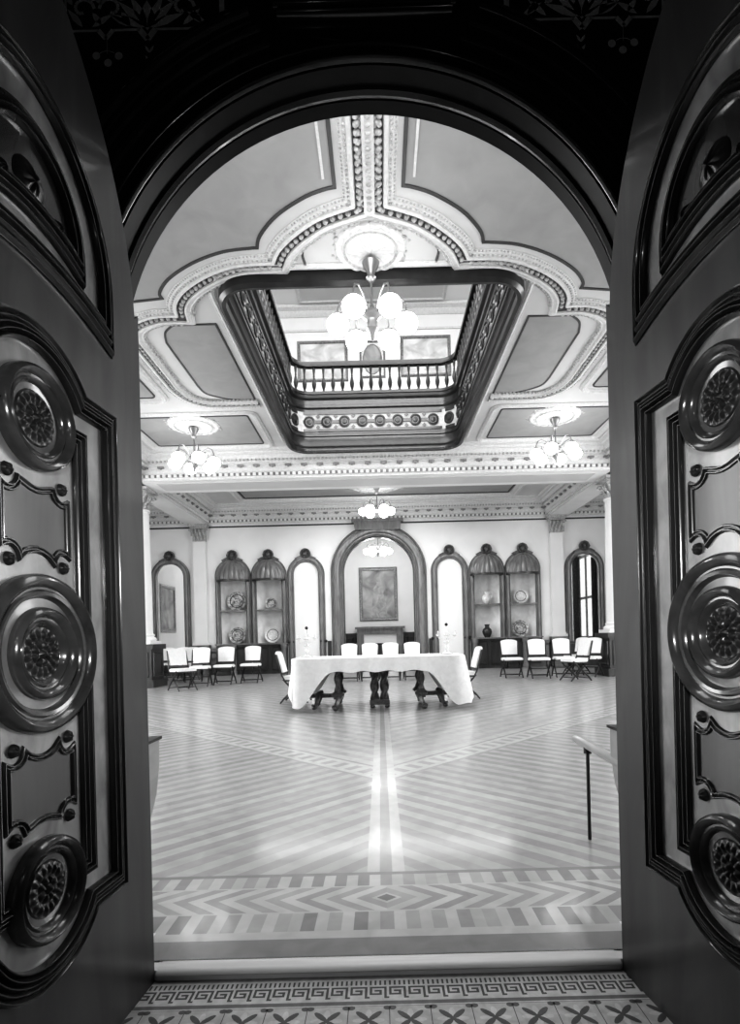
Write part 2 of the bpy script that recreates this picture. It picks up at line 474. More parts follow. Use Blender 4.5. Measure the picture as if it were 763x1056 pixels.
# spandrels with painted ornament
for sg in (-1, 1):
    f = lambda a, b, h, sg=sg: (sg*a, 1.80 - h, b)
    m = MB()
    P0 = [(x, z) for x, z in arc(0, AZ, 1.17, 70, 22, 20)] + [(1.085, 3.42), (.42, 3.42)]
    m.slab(P0, [], f, 0, .006)
    sp = m.build('trim_4' if sg < 0 else 'trim_5', SPAND); tag(sp, kind='structure')
    m = MB(); hh = .0075
    def leaf(x, z, ang, l, w):
        m.poly([f(x + cos(ang)*l*t - sin(ang)*w*.5*q, z + sin(ang)*l*t + cos(ang)*w*.5*q, hh) for t, q in
                ((0, 0), (.2, -.7), (.5, -1), (.8, -.5), (1, 0), (.8, .5), (.5, 1), (.2, .7))])
    def ribbon(P, w):
        for i in range(len(P)-1):
            (x0, z0), (x1, z1) = P[i], P[i+1]; l = hypot(x1-x0, z1-z0) or 1
            nx, nz = -(z1-z0)/l*w/2, (x1-x0)/l*w/2
            m.poly([f(x0+nx, z0+nz, hh), f(x1+nx, z1+nz, hh), f(x1-nx, z1-nz, hh), f(x0-nx, z0-nz, hh)])
    ribbon([(.50, 3.078), (.69, 3.078)], .009); ribbon([(.69, 3.08), (.717, 3.045), (.744, 3.08)], .02)
    ribbon([(.744, 3.078), (.83, 3.078)], .009); ribbon([(.83, 3.08), (.855, 3.05), (.88, 3.08)], .016); ribbon([(.88, 3.078), (.985, 3.078)], .009)
    ribbon([(.985, 3.08), (.985, 3.3)], .008); ribbon([(.50, 3.08), (.47, 3.12), (.47, 3.3)], .018)
    leaf(.717, 3.075, pi/2, .10, .05)
    for a, l in ((.35, .13), (.75, .13), (1.1, .12), (pi-.35, .13), (pi-.75, .13), (pi-1.1, .12)): leaf(.717, 3.085, a, l, .03)
    for cx, q in ((.60, -1), (.835, 1), (.93, -1)):
        ribbon([(cx + q*.04*cos(t*.5)*(1-t*.07), 3.15 + .04*sin(t*.5)*(1-t*.07)) for t in range(0, 11)], .012)
        for a in (.4, 1.3, 2.2, 3.5): leaf(cx+.035*cos(a), 3.15+.035*sin(a), a+.6, .05, .02)
    for a, x in ((.6, .52), (2.4, .60), (.5, .77), (2.6, .9), (.9, .93)): leaf(x, 3.09, a, .08, .022)
    for (dx, dz) in ((-.038, .008), (.036, .01), (-.002, -.014)):
        m.poly([f(.852+dx+.0135*cos(2*pi*k/16), 2.985+dz+.0135*sin(2*pi*k/16), hh) for k in range(16)])
    ribbon([(.852, 3.05), (.852, 3.0)], .002)
    ribbon([(.852+.03*cos(t), 2.99+.02*sin(t)) for t in [.5+.2*j for j in range(11)]], .0025)
    for cx, cz in ((.712, 3.0), (1.0, 2.985)):
        for j in range(3):
            leaf(cx, cz-.032*j, radians(60), .03, .010); leaf(cx, cz-.032*j, radians(120), .03, .010)
    m.build('painted_ornament', ORNA, sp, smooth=False)
    # bracket block below the spandrel
# ---------------------------------------------------------------- doors
def make_door(name, sg, theta, UC=.485, VC=1.043):
    c, s_ = cos(theta), sin(theta)
    HX = .750
    if sg < 0: rz = atan2(-c, -s_); ysg = 1
    else: rz = atan2(-c, s_); ysg = -1
    root = empty(name, (sg*HX, 1.74, 0), rz, kind='structure')
    f = lambda a, b, h: (a, ysg*h, b)
    W = .97
    # slab, arched towards the free edge
    out = [(0, -.033), (W, -.033)] + [(W, 2.96)] + [(W - .95*sin(radians(t)), 2.03 + .93*cos(radians(t))) for t in range(3, 91, 3)] 
    out = [p for p in out if p[0] >= 0] 
    out[-1] = (0.0, 2.10) if out[-1][0] > .02 else out[-1]
    m = MB(); m.slab(out, [], f, -.075, 0); m.build('leaf_board', WOOD, root)
    # outer lower panel outline with arched bumps
    def panel(hw, ld, r, top, n=18):
        a = math.degrees(math.asin((ld - top)/r))
        P = [(UC-hw, VC+ld)] + arc(UC, VC+top, r, 180-a, a, n) + [(UC+hw, VC+ld), (UC+hw, VC-ld)] + arc(UC, VC-top, r, -a, -180+a, n) + [(UC-hw, VC-ld)]
        return P
    op = panel(.295, .648, .198, .544)
    m = MB(); m.slab(op, [], f, -.001, .002); m.build('burl_field', BURL, root)
    m = MB(); m.sweep(op, reeds(.066, .022, 5), f, closed=True); m.build('moulding', MOULD, root)
    # inner moulding frame
    for qq in (-1, 1):
        ip = [(UC+qq*.098, VC+.550), (UC+qq*.158, VC+.550), (UC+qq*.158, VC-.550), (UC+qq*.098, VC-.550)]
        m = MB(); m.sweep(ip, reeds(.046, .02, 4), f); m.build('moulding', MOULD, root)
    # medallions
    def medallion(dv, r, big):
        m = MB()
        if big:
            prof = [(r, 0), (r, .018), (r-.006, .030), (r-.016, .036), (r-.026, .030), (r-.031, .018), (r-.036, .018), (r-.041, .024), (r-.049, .022), (r-.054, .010), (r-.057, .008)]
            m.lathe(prof, UC, VC+dv, f, 72)
            md = m.build('medallion', MEDM, root)
            m = MB(); m.lathe([(r-.056, .0085), (.106, .012)], UC, VC+dv, f, 64); m.build('burl_ring', BURL, md)
            r2 = .108
        else:
            md = None; r2 = r
        m2 = MB()
        prof = [(r2, 0), (r2, .016), (r2-.004, .028), (r2-.012, .034), (r2-.021, .028), (r2-.025, .017), (r2-.030, .017), (r2-.034, .023), (r2-.040, .018), (r2-.043, .008), (.063, .006)]
        m2.lathe(prof, UC, VC+dv, f, 64)
        if md: m2.build('inner_ring', MEDM, md)
        else: md = m2.build('medallion', MEDM, root)
        m = MB()
        def hf(r, t):
            if r < .15: return .014 + .010*cos(r/.15*pi/2)
            if r < .5: return .010 + .008*abs(sin(4*t))*sin((r-.15)/.35*pi)
            if r < .9: return .009 + .008*abs(sin(8*t + .2))*sin((r-.5)/.4*pi)
            return .010 if r < .99 else .006
        m.height(UC, VC+dv, .064, hf, f, 16, 96)
        m.build('carved_rosette', CARVE, md)
    medallion(0, .184, True); medallion(.544, .120, False); medallion(-.544, .120, False)
    # cusped frames with corner buttons
    for q in (1, -1):
        g = lambda a, b: (UC + a, VC + q*b)
        P = []
        P += [g(-.108, .25), g(-.108, .365)] + [g(x-.088, y+.398) for x, y in arc(0, 0, .034, 235, 350, 8)]
        P += [g(x, .392 - .012*cos(x/.05*pi/2)) for x in (-.04, -.02, 0, .02, .04)]
        P += [g(x+.088, y+.398) for x, y in arc(0, 0, .034, 190, 305, 8)] + [g(.108, .365), g(.108, .25)]
        P += [g(x+.088, y+.212) for x, y in arc(0, 0, .034, 55, 170, 8)]
        P += [g(x, .225 + .016*cos(x/.05*pi/2)) for x in (.04, .02, 0, -.02, -.04)]
        P += [g(x-.088, y+.212) for x, y in arc(0, 0, .034, 10, 125, 8)]
        m = MB(); m.slab(P, [], f, .0, .004); m.build('inset_panel', WOOD, root)
        m = MB(); m.sweep(P, reeds(.02, .010, 2), f, closed=True); m.build('cusped_frame', MOULD, root)
        for (a, b) in ((-.088, .402), (.088, .402), (-.088, .208), (.088, .208)):
            m = MB(); cu, cv = g(a, b)
            m.height(cu, cv, .0155, lambda r, t: .002 + (.015 + .003*cos(6*t)*r)*sqrt(max(0, 1-r*r*.98)), f, 6, 24)
            m.build('button', CARVE, root)
    # upper round-headed panel
    def upper(hw, cz, rr, zb, bulge):
        P = [(UC-hw, zb)] + [(UC + hw*cos(radians(a)), cz + rr*sin(radians(a))) for a in range(180, -1, -6)] + [(UC+hw, zb)]
        k = 14
        P += [(UC + hw*(1 - 2*j/k), zb + bulge*(1-(1-2*j/k)**2)) for j in range(1, k)]
        return P
    up = upper(.30, 2.03, .36, 1.925, .05)
    m = MB(); m.slab(up, [], f, -.001, .002); m.build('burl_field', BURL, root)
    m = MB(); m.sweep(up, reeds(.06, .022, 4), f, closed=True); m.build('moulding', MOULD, root)
    ui = upper(.175, 2.06, .20, 2.035, .035)
    m = MB(); m.slab(ui, [], f, .0, .005); m.build('inset_panel', MOULD, root)
    m = MB(); m.sweep(ui, reeds(.05, .024, 4), f, closed=True); m.build('moulding', MOULD, root)
    m = MB()
    for (du, dv, r0) in ((0, .09, .05), (-.09, .05, .022), (.09, .05, .022), (-.12, .03, .014), (.12, .03, .014)):
        m.height(UC+du, 2.035+dv, r0, lambda r, t: .006 + .02*(1-r*r)*(.7+.3*abs(cos(4*t))), f, 8, 32)
    m.build('carved_rosette', CARVE, root)
    # butt hinges on the hinge edge
    m = MB()
    for z in (.25, 1.04, 1.8):
        m.tube([f(-.004, z-.06, -.07), f(-.004, z+.06, -.07)], .009, 10)
    m.build('hinge', IRON, root)
    return root
make_door('door_1', -1, radians(5.0), VC=1.034); make_door('door_2', 1, radians(6.8))

# ---------------------------------------------------------------- main ceiling with light well
WX, WY0, WY1 = 1.86, 6.45, 12.2
well = rrect(-WX, WX, WY0, WY1, .42, 8)
f = ceilmap(CZ)
m = MB(); m.slab([(-XW, 2.0), (XW, 2.0), (XW, RY+.02), (-XW, RY+.02)], [well], f, 0, -.25)
tag(m.build('ceiling', CEIL), kind='structure')
m = MB(); m.slab(rrect(-5.0, 5.0, 4.2, 15.5, .02, 1), [well], ceilmap(6.40), 0, -.05)
tag(m.build('floor_upper', DARKW), kind='structure')

cplast = empty('trim_6', (0, 8, CZ), kind='structure')
def ceil_part(name, mt, fn):
    m = MB(); fn(m); return m.build(name, mt, cplast, world=True)
# outline points on the right half (x>0) read in metres on the ceiling
def lobes(off):      # offset 0 = main enriched band ; positive = outwards (towards the door)
    A = [(.0+.14, 5.43), (.51, 5.58), (.80, 5.80), (1.0, 6.02), (1.10, 6.22)]
    B = [(1.10, 6.22), (1.55, 6.25), (1.95, 6.42), (2.30, 6.68), (2.50, 6.95), (2.56, 7.18)]
    C = [(2.56, 7.18), (2.85, 7.18), (3.15, 7.30), (3.36, 7.50), (3.45, 7.80)]
    D = [(3.45, 9.2), (3.36, 9.6), (3.1, 9.88), (2.75, 9.95), (2.1, 9.95)]
    return A, B, C, D
def smooth(P, n=5):     # Catmull-Rom
    out = []
    for i in range(len(P)-1):
        p0 = P[max(i-1, 0)]; p1 = P[i]; p2 = P[i+1]; p3 = P[min(i+2, len(P)-1)]
        for k in range(n):
            t = k/n
            out.append(tuple(.5*((2*p1[j]) + (-p0[j]+p2[j])*t + (2*p0[j]-5*p1[j]+4*p2[j]-p3[j])*t*t + (-p0[j]+3*p1[j]-3*p2[j]+p3[j])*t**3) for j in (0, 1)))
    out.append(P[-1]); return out
A, B, C, D = lobes(0)
band = smooth(A)[:-1] + smooth(B)[:-1] + smooth(C)[:-1] + smooth(D)
band = [(.14, 2.2)] + band
for sg in (1, -1):
    b2 = [(sg*x, y) for x, y in band]
    q = 1 if sg > 0 else -1
    # path runs away from the door with the plain field on the outside (o>0 on the field side for q)
    def o(P): return [(q*-a, b) for a, b in P]
    Pq = lambda L_: [(q*a, h) for a, h in L_]
    ceil_part('plaster_band', CORN, lambda m: m.sweep(b2, Pq([(-.12, -.01), (-.12, .012), (-.095, .02), (-.085, .035), (-.045, .035), (-.04, .05), (-.005, .055), (.004, .03), (.004, -.01)]), f))
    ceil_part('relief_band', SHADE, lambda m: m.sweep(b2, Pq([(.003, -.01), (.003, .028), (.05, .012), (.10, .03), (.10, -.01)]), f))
    ceil_part('plaster_band', CORN, lambda m: m.sweep(b2, Pq([(.099, -.01), (.099, .055), (.12, .06), (.13, .04), (.165, .035), (.175, .045), (.2, .02), (.2, -.01)]), f))
    def eggs(m, a0, h0, r0, step, sq=(1, 1, 1)):
        acc = 0; last = b2[0]
        for (x, y) in b2[1:]:
            L = hypot(x-last[0], y-last[1]); dx, dy = (x-last[0])/(L or 1), (y-last[1])/(L or 1)
            nx, ny = -dy*q, dx*q
            while acc < L:
                cx = last[0]+dx*acc; cy = last[1]+dy*acc
                if cy > 4.0: m.sphere((cx+nx*a0, cy+ny*a0, CZ-h0), r0, 7, 5, sq)
                acc += step
            acc -= L; last = (x, y)
    ceil_part('egg_enrichment', RELIEF, lambda m: eggs(m, .055, .03, .030, .09))
    ceil_part('bead_row', RELIEF, lambda m: (eggs(m, -.065, .035, .014, .05), eggs(m, -.105, .014, .012, .04)))
    ceil_part('leaf_edge', RELIEF, lambda m: eggs(m, .20, .01, .032, .07))
    # dark outlined panel next to the door
    pn = [(.33, 2.3), (.33, 5.22)] + smooth([(.36, 5.22), (.62, 5.32), (.95, 5.55), (1.18, 5.82), (1.25, 6.0)])[1:] + smooth([(1.30, 6.0), (1.65, 6.05), (2.05, 6.22), (2.42, 6.48), (2.62, 6.72), (2.64, 6.84)]) + [(3.1, 6.9), (3.4, 7.0), (3.75, 7.4), (4.9, 7.45), (4.9, 2.3)]
    pn = [(sg*x, y) for x, y in pn]
    ceil_part('dark_line', LINE, lambda m: m.sweep(pn, [(-.018, -.01), (-.018, .012), (.018, .012), (.018, -.01)], f, closed=True))
    ceil_part('panel_field', CPAN, lambda m: m.slab(pn, [], f, -.002, .003))
    pn2 = [(.43, 2.4), (.43, 5.12)] 
    ceil_part('inner_bead', CORN, lambda m: m.sweep([(sg*x, y) for x, y in pn2], [(-.012, -.01), (-.012, .014), (.012, .014), (.012, -.01)], f))
    # side panel beside the well
    sp_ = [(2.14, 7.42), (2.72, 7.42)] + smooth([(2.76, 7.45), (2.9, 7.6), (2.98, 7.85)]) + smooth([(2.98, 9.2), (2.92, 9.5), (2.6, 9.72), (2.3, 9.78)]) + [(2.14, 9.78)]
    sp_ = [(sg*x, y) for x, y in sp_]
    ceil_part('dark_line', LINE, lambda m: m.sweep(sp_, [(-.014, -.01), (-.014, .012), (.014, .012), (.014, -.01)], f, closed=True))
    ceil_part('panel_field', CPAN, lambda m: m.slab(sp_, [], f, -.002, .003))
    # further rectangular panels
    def rectpanel(x0, x1, y0, y1, r):
        P = rrect(min(sg*x0, sg*x1), max(sg*x0, sg*x1), y0, y1, r, 5)
        ceil_part('dark_line', LINE, lambda m: m.sweep(P, [(-.014, -.01), (-.014, .012), (.014, .012), (.014, -.01)], f, closed=True))
        ceil_part('panel_field', CPAN if r < .2 else CEIL, lambda m: m.slab(P, [], f, -.002, .003))
        Q = rrect(min(sg*x0, sg*x1)-.16, max(sg*x0, sg*x1)+.16, y0-.16, y1+.16, r+.1, 5)
        ceil_part('plaster_band', CORN, lambda m: m.sweep(Q, bead(.12, .05), f, closed=True))
    rectpanel(3.85, 4.85, 7.8, 9.6, .1)
    rectpanel(2.45, 4.75, 10.45, 11.95, .05)
# centre rib and plain light strip
ceil_part('centre_rib', CORN, lambda m: m.sweep([(0, 2.2), (0, 5.5)], [(-.055, -.01), (-.055, .05), (-.03, .07), (.03, .07), (.055, .05), (.055, -.01)], f))
def ribegg(m):
    y = 4.0
    while y < 5.5:
        m.sphere((0, y, CZ-.07), .03, 7, 5, (1, .7, .6)); 
        for sx in (-1, 1): m.sphere((sx*.1, y+.03, CZ-.035), .028, 7, 5)
        y += .075
ceil_part('rib_enrichment', RELIEF, ribegg)
# shell field lines in the lobe by the chandelier
for sg in (1, -1):
    P_ = [(sg*x, y) for x, y in smooth([(.45, 6.33), (.72, 6.33), (.76, 6.25), (.76, 6.08), (.66, 5.95)])]
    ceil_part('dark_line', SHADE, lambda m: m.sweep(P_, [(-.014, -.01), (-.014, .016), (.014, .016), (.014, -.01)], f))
# plaster rim following the well
ceil_part('well_rim', CORN, lambda m: m.sweep(rrect(-WX-.13, WX+.13, WY0-.0-.13, WY1+.06, .5, 8), bead(.1, .035), f, closed=True))

# ---------------------------------------------------------------- light well: fascia and balustrade
wellr = empty('trim_7', (0, 9.3, CZ), kind='structure')
wp = rrect(-WX, WX, WY0, WY1, .42, 8)       # counter-clockwise: left normal points inwards
m = MB()
m.sweep(wp, [(-.06, .0), (-.06, -.13), (-.02, -.17), (.03, -.16), (.045, -.11), (.03, -.06), (.06, -.03), (.05, .02), (.03, .05), (.03, .18), (.055, .2), (.055, .24), (.03, .26),
             (.03, .80), (.07, .83), (.075, .88), (.04, .9), (.04, 1.0), (.09, 1.04), (.10, 1.10), (.06, 1.13), (-.12, 1.13), (-.12, .4), (-.001, .3), (-.001, .0)], lambda a, b, h: (a, b, CZ + h), closed=True)
m.build('fascia', WELLW, wellr, world=True)
m = MB()
m.sweep(wp, [(.029, .30), (.034, .30), (.034, .74), (.029, .74)], lambda a, b, h: (a, b, CZ + h), closed=True)
m.build('fret_ground', FRETL, wellr, world=True)
def walk(path, step, closed=True):
    out = []; n = len(path); tot = sum(hypot(path[(i+1) % n][0]-path[i][0], path[(i+1) % n][1]-path[i][1]) for i in range(n))
    k = round(tot/step); step = tot/k; acc = 0
    for i in range(n):
        a = path[i]; b = path[(i+1) % n]; L = hypot(b[0]-a[0], b[1]-a[1])
        while acc < L - 1e-9:
            out.append((a[0]+(b[0]-a[0])*acc/L, a[1]+(b[1]-a[1])*acc/L, (b[0]-a[0])/L, (b[1]-a[1])/L)); acc += step
        acc -= L
    return out
m = MB()
for (x, y, dx, dy) in walk(wp, .40):
    nx, ny = -dy, dx
    g = lambda a, b, h: (x + dx*a + nx*(.034+h), y + dy*a + ny*(.034+h), CZ+.52+b)
    m.lathe([(.13, 0), (.13, .025), (.10, .03), (.085, .015), (.06, .015), (.05, .035), (.002, .04)], 0, 0, g, 16)
    m.box(.12, .28, -.035, .035, 0, .02, g)
    for zz in (-.19, .19): m.box(-.2, .2, zz-.03, zz+.03, 0, .018, g)
    m.poly([g(.2-.05, 0.12, .016), g(.2, .07, .016), g(.2+.05, .12, .016), g(.2, .17, .016)])
    m.poly([g(.2-.05, -.12, .016), g(.2, -.17, .016), g(.2+.05, -.12, .016), g(.2, -.07, .016)])
m.build('fretwork', WELLW, wellr, world=True)
rail = empty('balustrade', (0, 9.3, CZ+1.13), label='dark turned wooden balustrade around the upstairs opening in the ceiling', cat='balustrade')
m = MB()
rp = rrect(-WX+.02, WX-.02, WY0+.02, WY1-.02, .40, 8)
m.sweep(rp, [(-.07, .62), (-.075, .68), (-.05, .73), (.05, .73), (.075, .68), (.07, .62)], lambda a, b, h: (a, b, CZ+1.13+h), closed=True)
m.build('handrail', WELLW, rail, world=True)
m = MB()
m.sweep(rp, [(-.06, .001), (-.06, .06), (.06, .06), (.06, .001)], lambda a, b, h: (a, b, CZ+1.13+h), closed=True)
m.build('bottom_rail', WELLW, rail, world=True)
m = MB(); m.lathe([(.03, .05), (.032, .09), (.018, .11), (.026, .13), (.045, .20), (.05, .25), (.035, .33), (.018, .40), (.024, .42), (.018, .44), (.03, .55), (.032, .63)], 0, 0, None, 8)
bal = m.build('baluster', WELLW, rail)
spots = walk(rp, .212)[:99]
for i, (x, y, dx, dy) in enumerate(spots):
    o_ = bal if i == 0 else bal.copy()
    if i: COL.objects.link(o_); o_.parent = rail
    o_.location = (x, y-9.3, 0)

# ---------------------------------------------------------------- upstairs hall
UY, UZ = 15.5, 10.5
m = MB(); m.box(-5, 5, UY, UY+.1, 6.4, UZ); tag(m.build('wall_upper_back', PLAST), kind='structure')
m = MB(); m.box(-5.1, -5, 4.2, UY, 6.4, UZ); tag(m.build('wall_upper_left', PLAST), kind='structure')
m = MB(); m.box(5, 5.1, 4.2, UY, 6.4, UZ); tag(m.build('wall_upper_right', PLAST), kind='structure')
m = MB(); m.box(-5, 5, 4.1, 4.2, 6.4, UZ); tag(m.build('wall_upper_front', PLAST), kind='structure')
m = MB(); m.box(-5.1, 5.1, 4.1, UY+.1, UZ, UZ+.1); uc = m.build('ceiling_upper', PLAST); tag(uc, kind='structure')
m = MB(); m.slab([(-1.95, 9), (1.95, 9), (1.95, 15.1), (-1.95, 15.1)], [], ceilmap(UZ), 0, .02); m.build('ceiling_panel', CEIL, uc)
m = MB(); m.sweep([(-2.0, 9), (-2.0, 15.15), (2.0, 15.15), (2.0, 9)], bead(.12, .05), ceilmap(UZ)); m.build('ceiling_moulding', CORN, uc)
m = MB()
m.sweep([(-5, UZ), (5, UZ)], [(0, 0), (0, .22), (-.06, .2), (-.12, .1), (-.2, .08), (-.26, .03), (-.26, 0)], wallmap(UY))
m.sweep([(-5, 9.85), (5, 9.85)], [(0.03, 0), (.03, .04), (-.03, .04), (-.03, 0)], wallmap(UY))
tag(m.build('trim_8', CORN), kind='structure')

def picture(name, x, z, w, h, y, label, canvas, fw=.08, oval=False, group=None, rot=0, frame_m=GILT, cat='picture'):
    root = empty(name, (x, y, z), rot, label=label, cat=cat, group=group)
    g = lambda a, b, hh: (a, -hh, b)
    m = MB(); m.sweep([(-w/2, -h/2), (w/2, -h/2), (w/2, h/2), (-w/2, h/2)], [(a, b) for a, b in ((-fw*.1, .0), (-fw*.1, .03), (fw*.25, .06), (fw*.55, .045), (fw*.85, .055), (fw, .02), (fw, .0))], g, closed=True)
    m.build('picture_frame', frame_m, root)
    m = MB()
    if oval:
        ov = [(w*.36*cos(t*pi/16), h*.40*sin(t*pi/16)) for t in range(32)]
        m.slab([(-w/2+.01, -h/2+.01), (w/2-.01, -h/2+.01), (w/2-.01, h/2-.01), (-w/2+.01, h/2-.01)], [], g, .005, .012); m.build('mat_board', CERAML, root)
        m = MB(); m.slab(ov, [], g, .012, .02); m.build('canvas', canvas, root)
        m = MB(); m.sweep(ov, bead(.03, .02), lambda a, b, hh: g(a, b, hh+.015), closed=True); m.build('oval_rim', frame_m, root)
    else:
        m.slab([(-w/2+.01, -h/2+.01), (w/2-.01, -h/2+.01), (w/2-.01, h/2-.01), (-w/2+.01, h/2-.01)], [], g, .005, .015); m.build('canvas', canvas, root)
    return root
picture('framed_painting', -1.44, 8.98, 1.42, 1.15, UY, 'framed landscape hung upstairs, left of the oval portrait', PAINTG)
picture('framed_painting', 1.50, 9.06, 1.42, 1.15, UY, 'framed landscape hung upstairs, right of the oval portrait', PAINTG)
picture('oval_portrait', -.02, 9.0, .72, 1.05, UY, 'small oval dark portrait hung upstairs between two landscapes', PORTR, .05, True)

# ---------------------------------------------------------------- beams and cornices of the hall
def cornice(name, path, fm, dent=None):
    r = empty(name, (0, 0, 0), kind='structure')
    return r
def beamprof(): return None
crn = empty('trim_9', (0, 13, CZ), kind='structure')
def cpart(name, mt, fn, par=None):
    m = MB(); fn(m); return m.build(name, mt, par or crn, world=True)
# profile for a cornice in (out, drop): out = distance from wall face, drop = below ceiling
CP = [(0, .57), (.03, .57), (.03, .53), (.06, .51), (.06, .44), (.10, .42), (.13, .36), (.13, .30), (.20, .27), (.20, .22), (.26, .17), (.29, .10), (.36, .08), (.38, .05), (.46, .035), (.48, 0), (0, 0)]
def cornice_run(p0, p1, nx, ny, par, name='cornice'):
    # straight run from p0 to p1 on a vertical face whose outward normal is (nx,ny)
    dx, dy = p1[0]-p0[0], p1[1]-p0[1]; L = hypot(dx, dy); dx /= L; dy /= L
    g = lambda a, o, d: (p0[0]+dx*a+nx*o, p0[1]+dy*a+ny*o, CZ-d)
    m = MB()
    R_ = [[g(a, o, d) for o, d in CP] for a in (0, L)]
    I = m.grid(R_, closed_v=True); m.face(I[0]); m.face(I[1][::-1])
    m.build(name, CORN, par, world=True)
    m = MB(); n = int(L/.13)
    for k in range(n):
        a = (k+.5)*L/n
        m.box(a-.035, a+.035, .055, .105, .445, .505, g)
    m.build('dentil_course', PLAST, par, world=True)
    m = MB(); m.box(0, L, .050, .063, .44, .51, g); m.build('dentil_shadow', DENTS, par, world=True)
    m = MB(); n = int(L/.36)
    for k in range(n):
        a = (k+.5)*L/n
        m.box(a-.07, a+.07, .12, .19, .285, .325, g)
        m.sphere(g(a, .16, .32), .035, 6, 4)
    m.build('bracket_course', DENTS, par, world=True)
    m = MB(); m.sweep([(0, 0), (L, 0)], [(.203, .262), (.203, .222), (.263, .168), (.268, .178), (.215, .235)], lambda a, b, h: g(a, b, h)) if False else None
    n = int(L/.09)
    for k in range(n):
        a = (k+.5)*L/n
        m.sphere(g(a, .24, .20), .03, 6, 4)
    m.build('egg_course', RELIEF, par, world=True)
# transverse beam in front of rear bay
m = MB(); m.box(-XW, XW, 12.66, 13.65, BZ, CZ); m.build('beam', PLAST, crn, world=True)
m = MB(); m.slab([(-5.2, 12.85), (5.2, 12.85), (5.2, 13.45), (-5.2, 13.45)], [], ceilmap(BZ), 0, .008); m.build('beam_soffit_panel', CEIL, crn, world=True)
cornice_run((-5.5, 12.66), (5.5, 12.66), 0, -1, crn)
cornice_run((-5.5, 13.65), (5.5, 13.65), 0, 1, crn)
cornice_run((-5.5, RY), (5.5, RY), 0, -1, crn)
cornice_run((-XW, RY), (-6.1, RY), 0, -1, crn); cornice_run((6.1, RY), (XW, RY), 0, -1, crn)
m = MB(); m.box(-XW, XW, RY-.02, RY, BZ-.10, BZ-.055); m.build('picture_rail', LINE, crn, world=True)
for sg in (-1, 1):
    m = MB(); m.box(min(sg*5.5, sg*6.1), max(sg*5.5, sg*6.1), 2.02, RY, BZ, CZ); m.build('beam', PLAST, crn, world=True)
    cornice_run((sg*5.5, 2.2), (sg*5.5, 12.66), -sg, 0, crn); cornice_run((sg*5.5, 13.65), (sg*5.5, RY), -sg, 0, crn)
    cornice_run((sg*6.1, 13.65), (sg*6.1, RY), sg, 0, crn)
    m = MB(); m.sweep([(min(sg*5.8, sg*5.81), 2.2)], bead(.1, .02), ceilmap(BZ)) if False else None
# rear bay ceiling panel
m = MB()
m.sweep(rrect(-4.2, 4.2, 14.5, 16.7, .02, 1), bead(.25, .09), ceilmap(CZ), closed=True)
m.build('ceiling_moulding', CORN, crn, world=True)
m = MB(); m.sweep(rrect(-4.0, 4.0, 14.7, 16.5, .02, 1), [(-.03, 0), (-.03, .02), (.03, .02), (.03, 0)], ceilmap(CZ), closed=True)
m.build('dark_line', LINE, crn, world=True)
m = MB(); m.slab(rrect(-3.95, 3.95, 14.75, 16.45, .02, 1), [], ceilmap(CZ), -.002, .004)
m.build('panel_field', CPAN, crn, world=True)

# ---------------------------------------------------------------- walls
ZS = 3.16
niches = [(-4.69, ''), (-3.535, ''), (3.475, ''), (4.63, '')]
tall = [-2.34, 2.28]
mirrors = [-6.70, 6.62]
def archloop(cx, hw, z0, zs, n=24): return [(cx-hw, z0), (cx+hw, z0)] + arc(cx, zs, hw, 0, 180, n)
CAW = 1.15; CAS = 3.18
holes = [archloop(0, CAW, .0005, CAS, 32)] + [archloop(cx, .43, .97, ZS, 20) for cx, _ in niches]
m = MB(); m.slab([(-XW, -.0), (XW, -.0), (XW, CZ), (-XW, CZ)], holes, lambda a, b, h: (a, RY + h, b), 0, .25)
tag(m.build('wall_back', PLAST), kind='structure')
m = MB(); m.box(-XW-.1, -XW, 2, RY+4.5, -.2, CZ); tag(m.build('wall_left', PLAST), kind='structure')
m = MB(); m.box(XW, XW+.1, 2, RY+4.5, -.2, CZ); tag(m.build('wall_right', PLAST), kind='structure')
BW_ = wallmap(RY)
# wainscot / baseboard
wn = empty('baseboard_back', (0, RY, 0), kind='structure')
def wain(x0, x1, z1, d=.06):
    m = MB(); m.box(x0, x1, RY-d, RY+.001, 0.001, z1); m.box(x0, x1, RY-d-.03, RY, z1-.06, z1); m.box(x0, x1, RY-d-.03, RY, 0.001, .16)
    k = max(1, round((x1-x0)/.45))
    for j in range(k):
        a = x0+(x1-x0)*(j+.12)/k; b = x0+(x1-x0)*(j+.88)/k
        m.sweep([(a, .24), (b, .24), (b, z1-.14), (a, z1-.14)], bead(.05, .02), wallmap(RY-d), closed=True)
    m.build('wainscot', DARKW, wn, world=True)
wain(-XW, -7.33, .86); wain(-6.05, -5.2, .86); wain(5.15, 5.98, .86); wain(7.26, XW, .86)
wain(-7.33, -6.05, .72); wain(5.98, 7.26, .72)

def reeded(w, h):
    return [(-w/2, 0), (-w/2, h*.6), (-w*.42, h*.9), (-w*.34, h*.6), (-w*.26, h*.6), (-w*.18, h), (0, h*1.1), (w*.18, h), (w*.24, h*.55), (w*.32, h*.55), (w*.40, h*.8), (w/2, h*.5), (w/2, 0)]
def finial(m, cx, z):
    g = lambda a, b, h: (a, RY - .05 - h, b)
    m.lathe([(.175, 0), (.175, .04), (.15, .09), (.11, .06), (.09, .04), (.06, .09), (.002, .11)], cx, z, g, 20)
    for j in range(8):
        a = j*pi/4; m.sphere((cx+.14*cos(a), RY-.13, z+.14*sin(a)), .03, 6, 4)
    m.sweep([(cx-.32, z-.18), (cx-.2, z-.12), (cx, z-.08), (cx+.2, z-.12), (cx+.32, z-.18)], [(-.04, .0), (-.04, .1), (.04, .1), (.04, .0)], BW_)

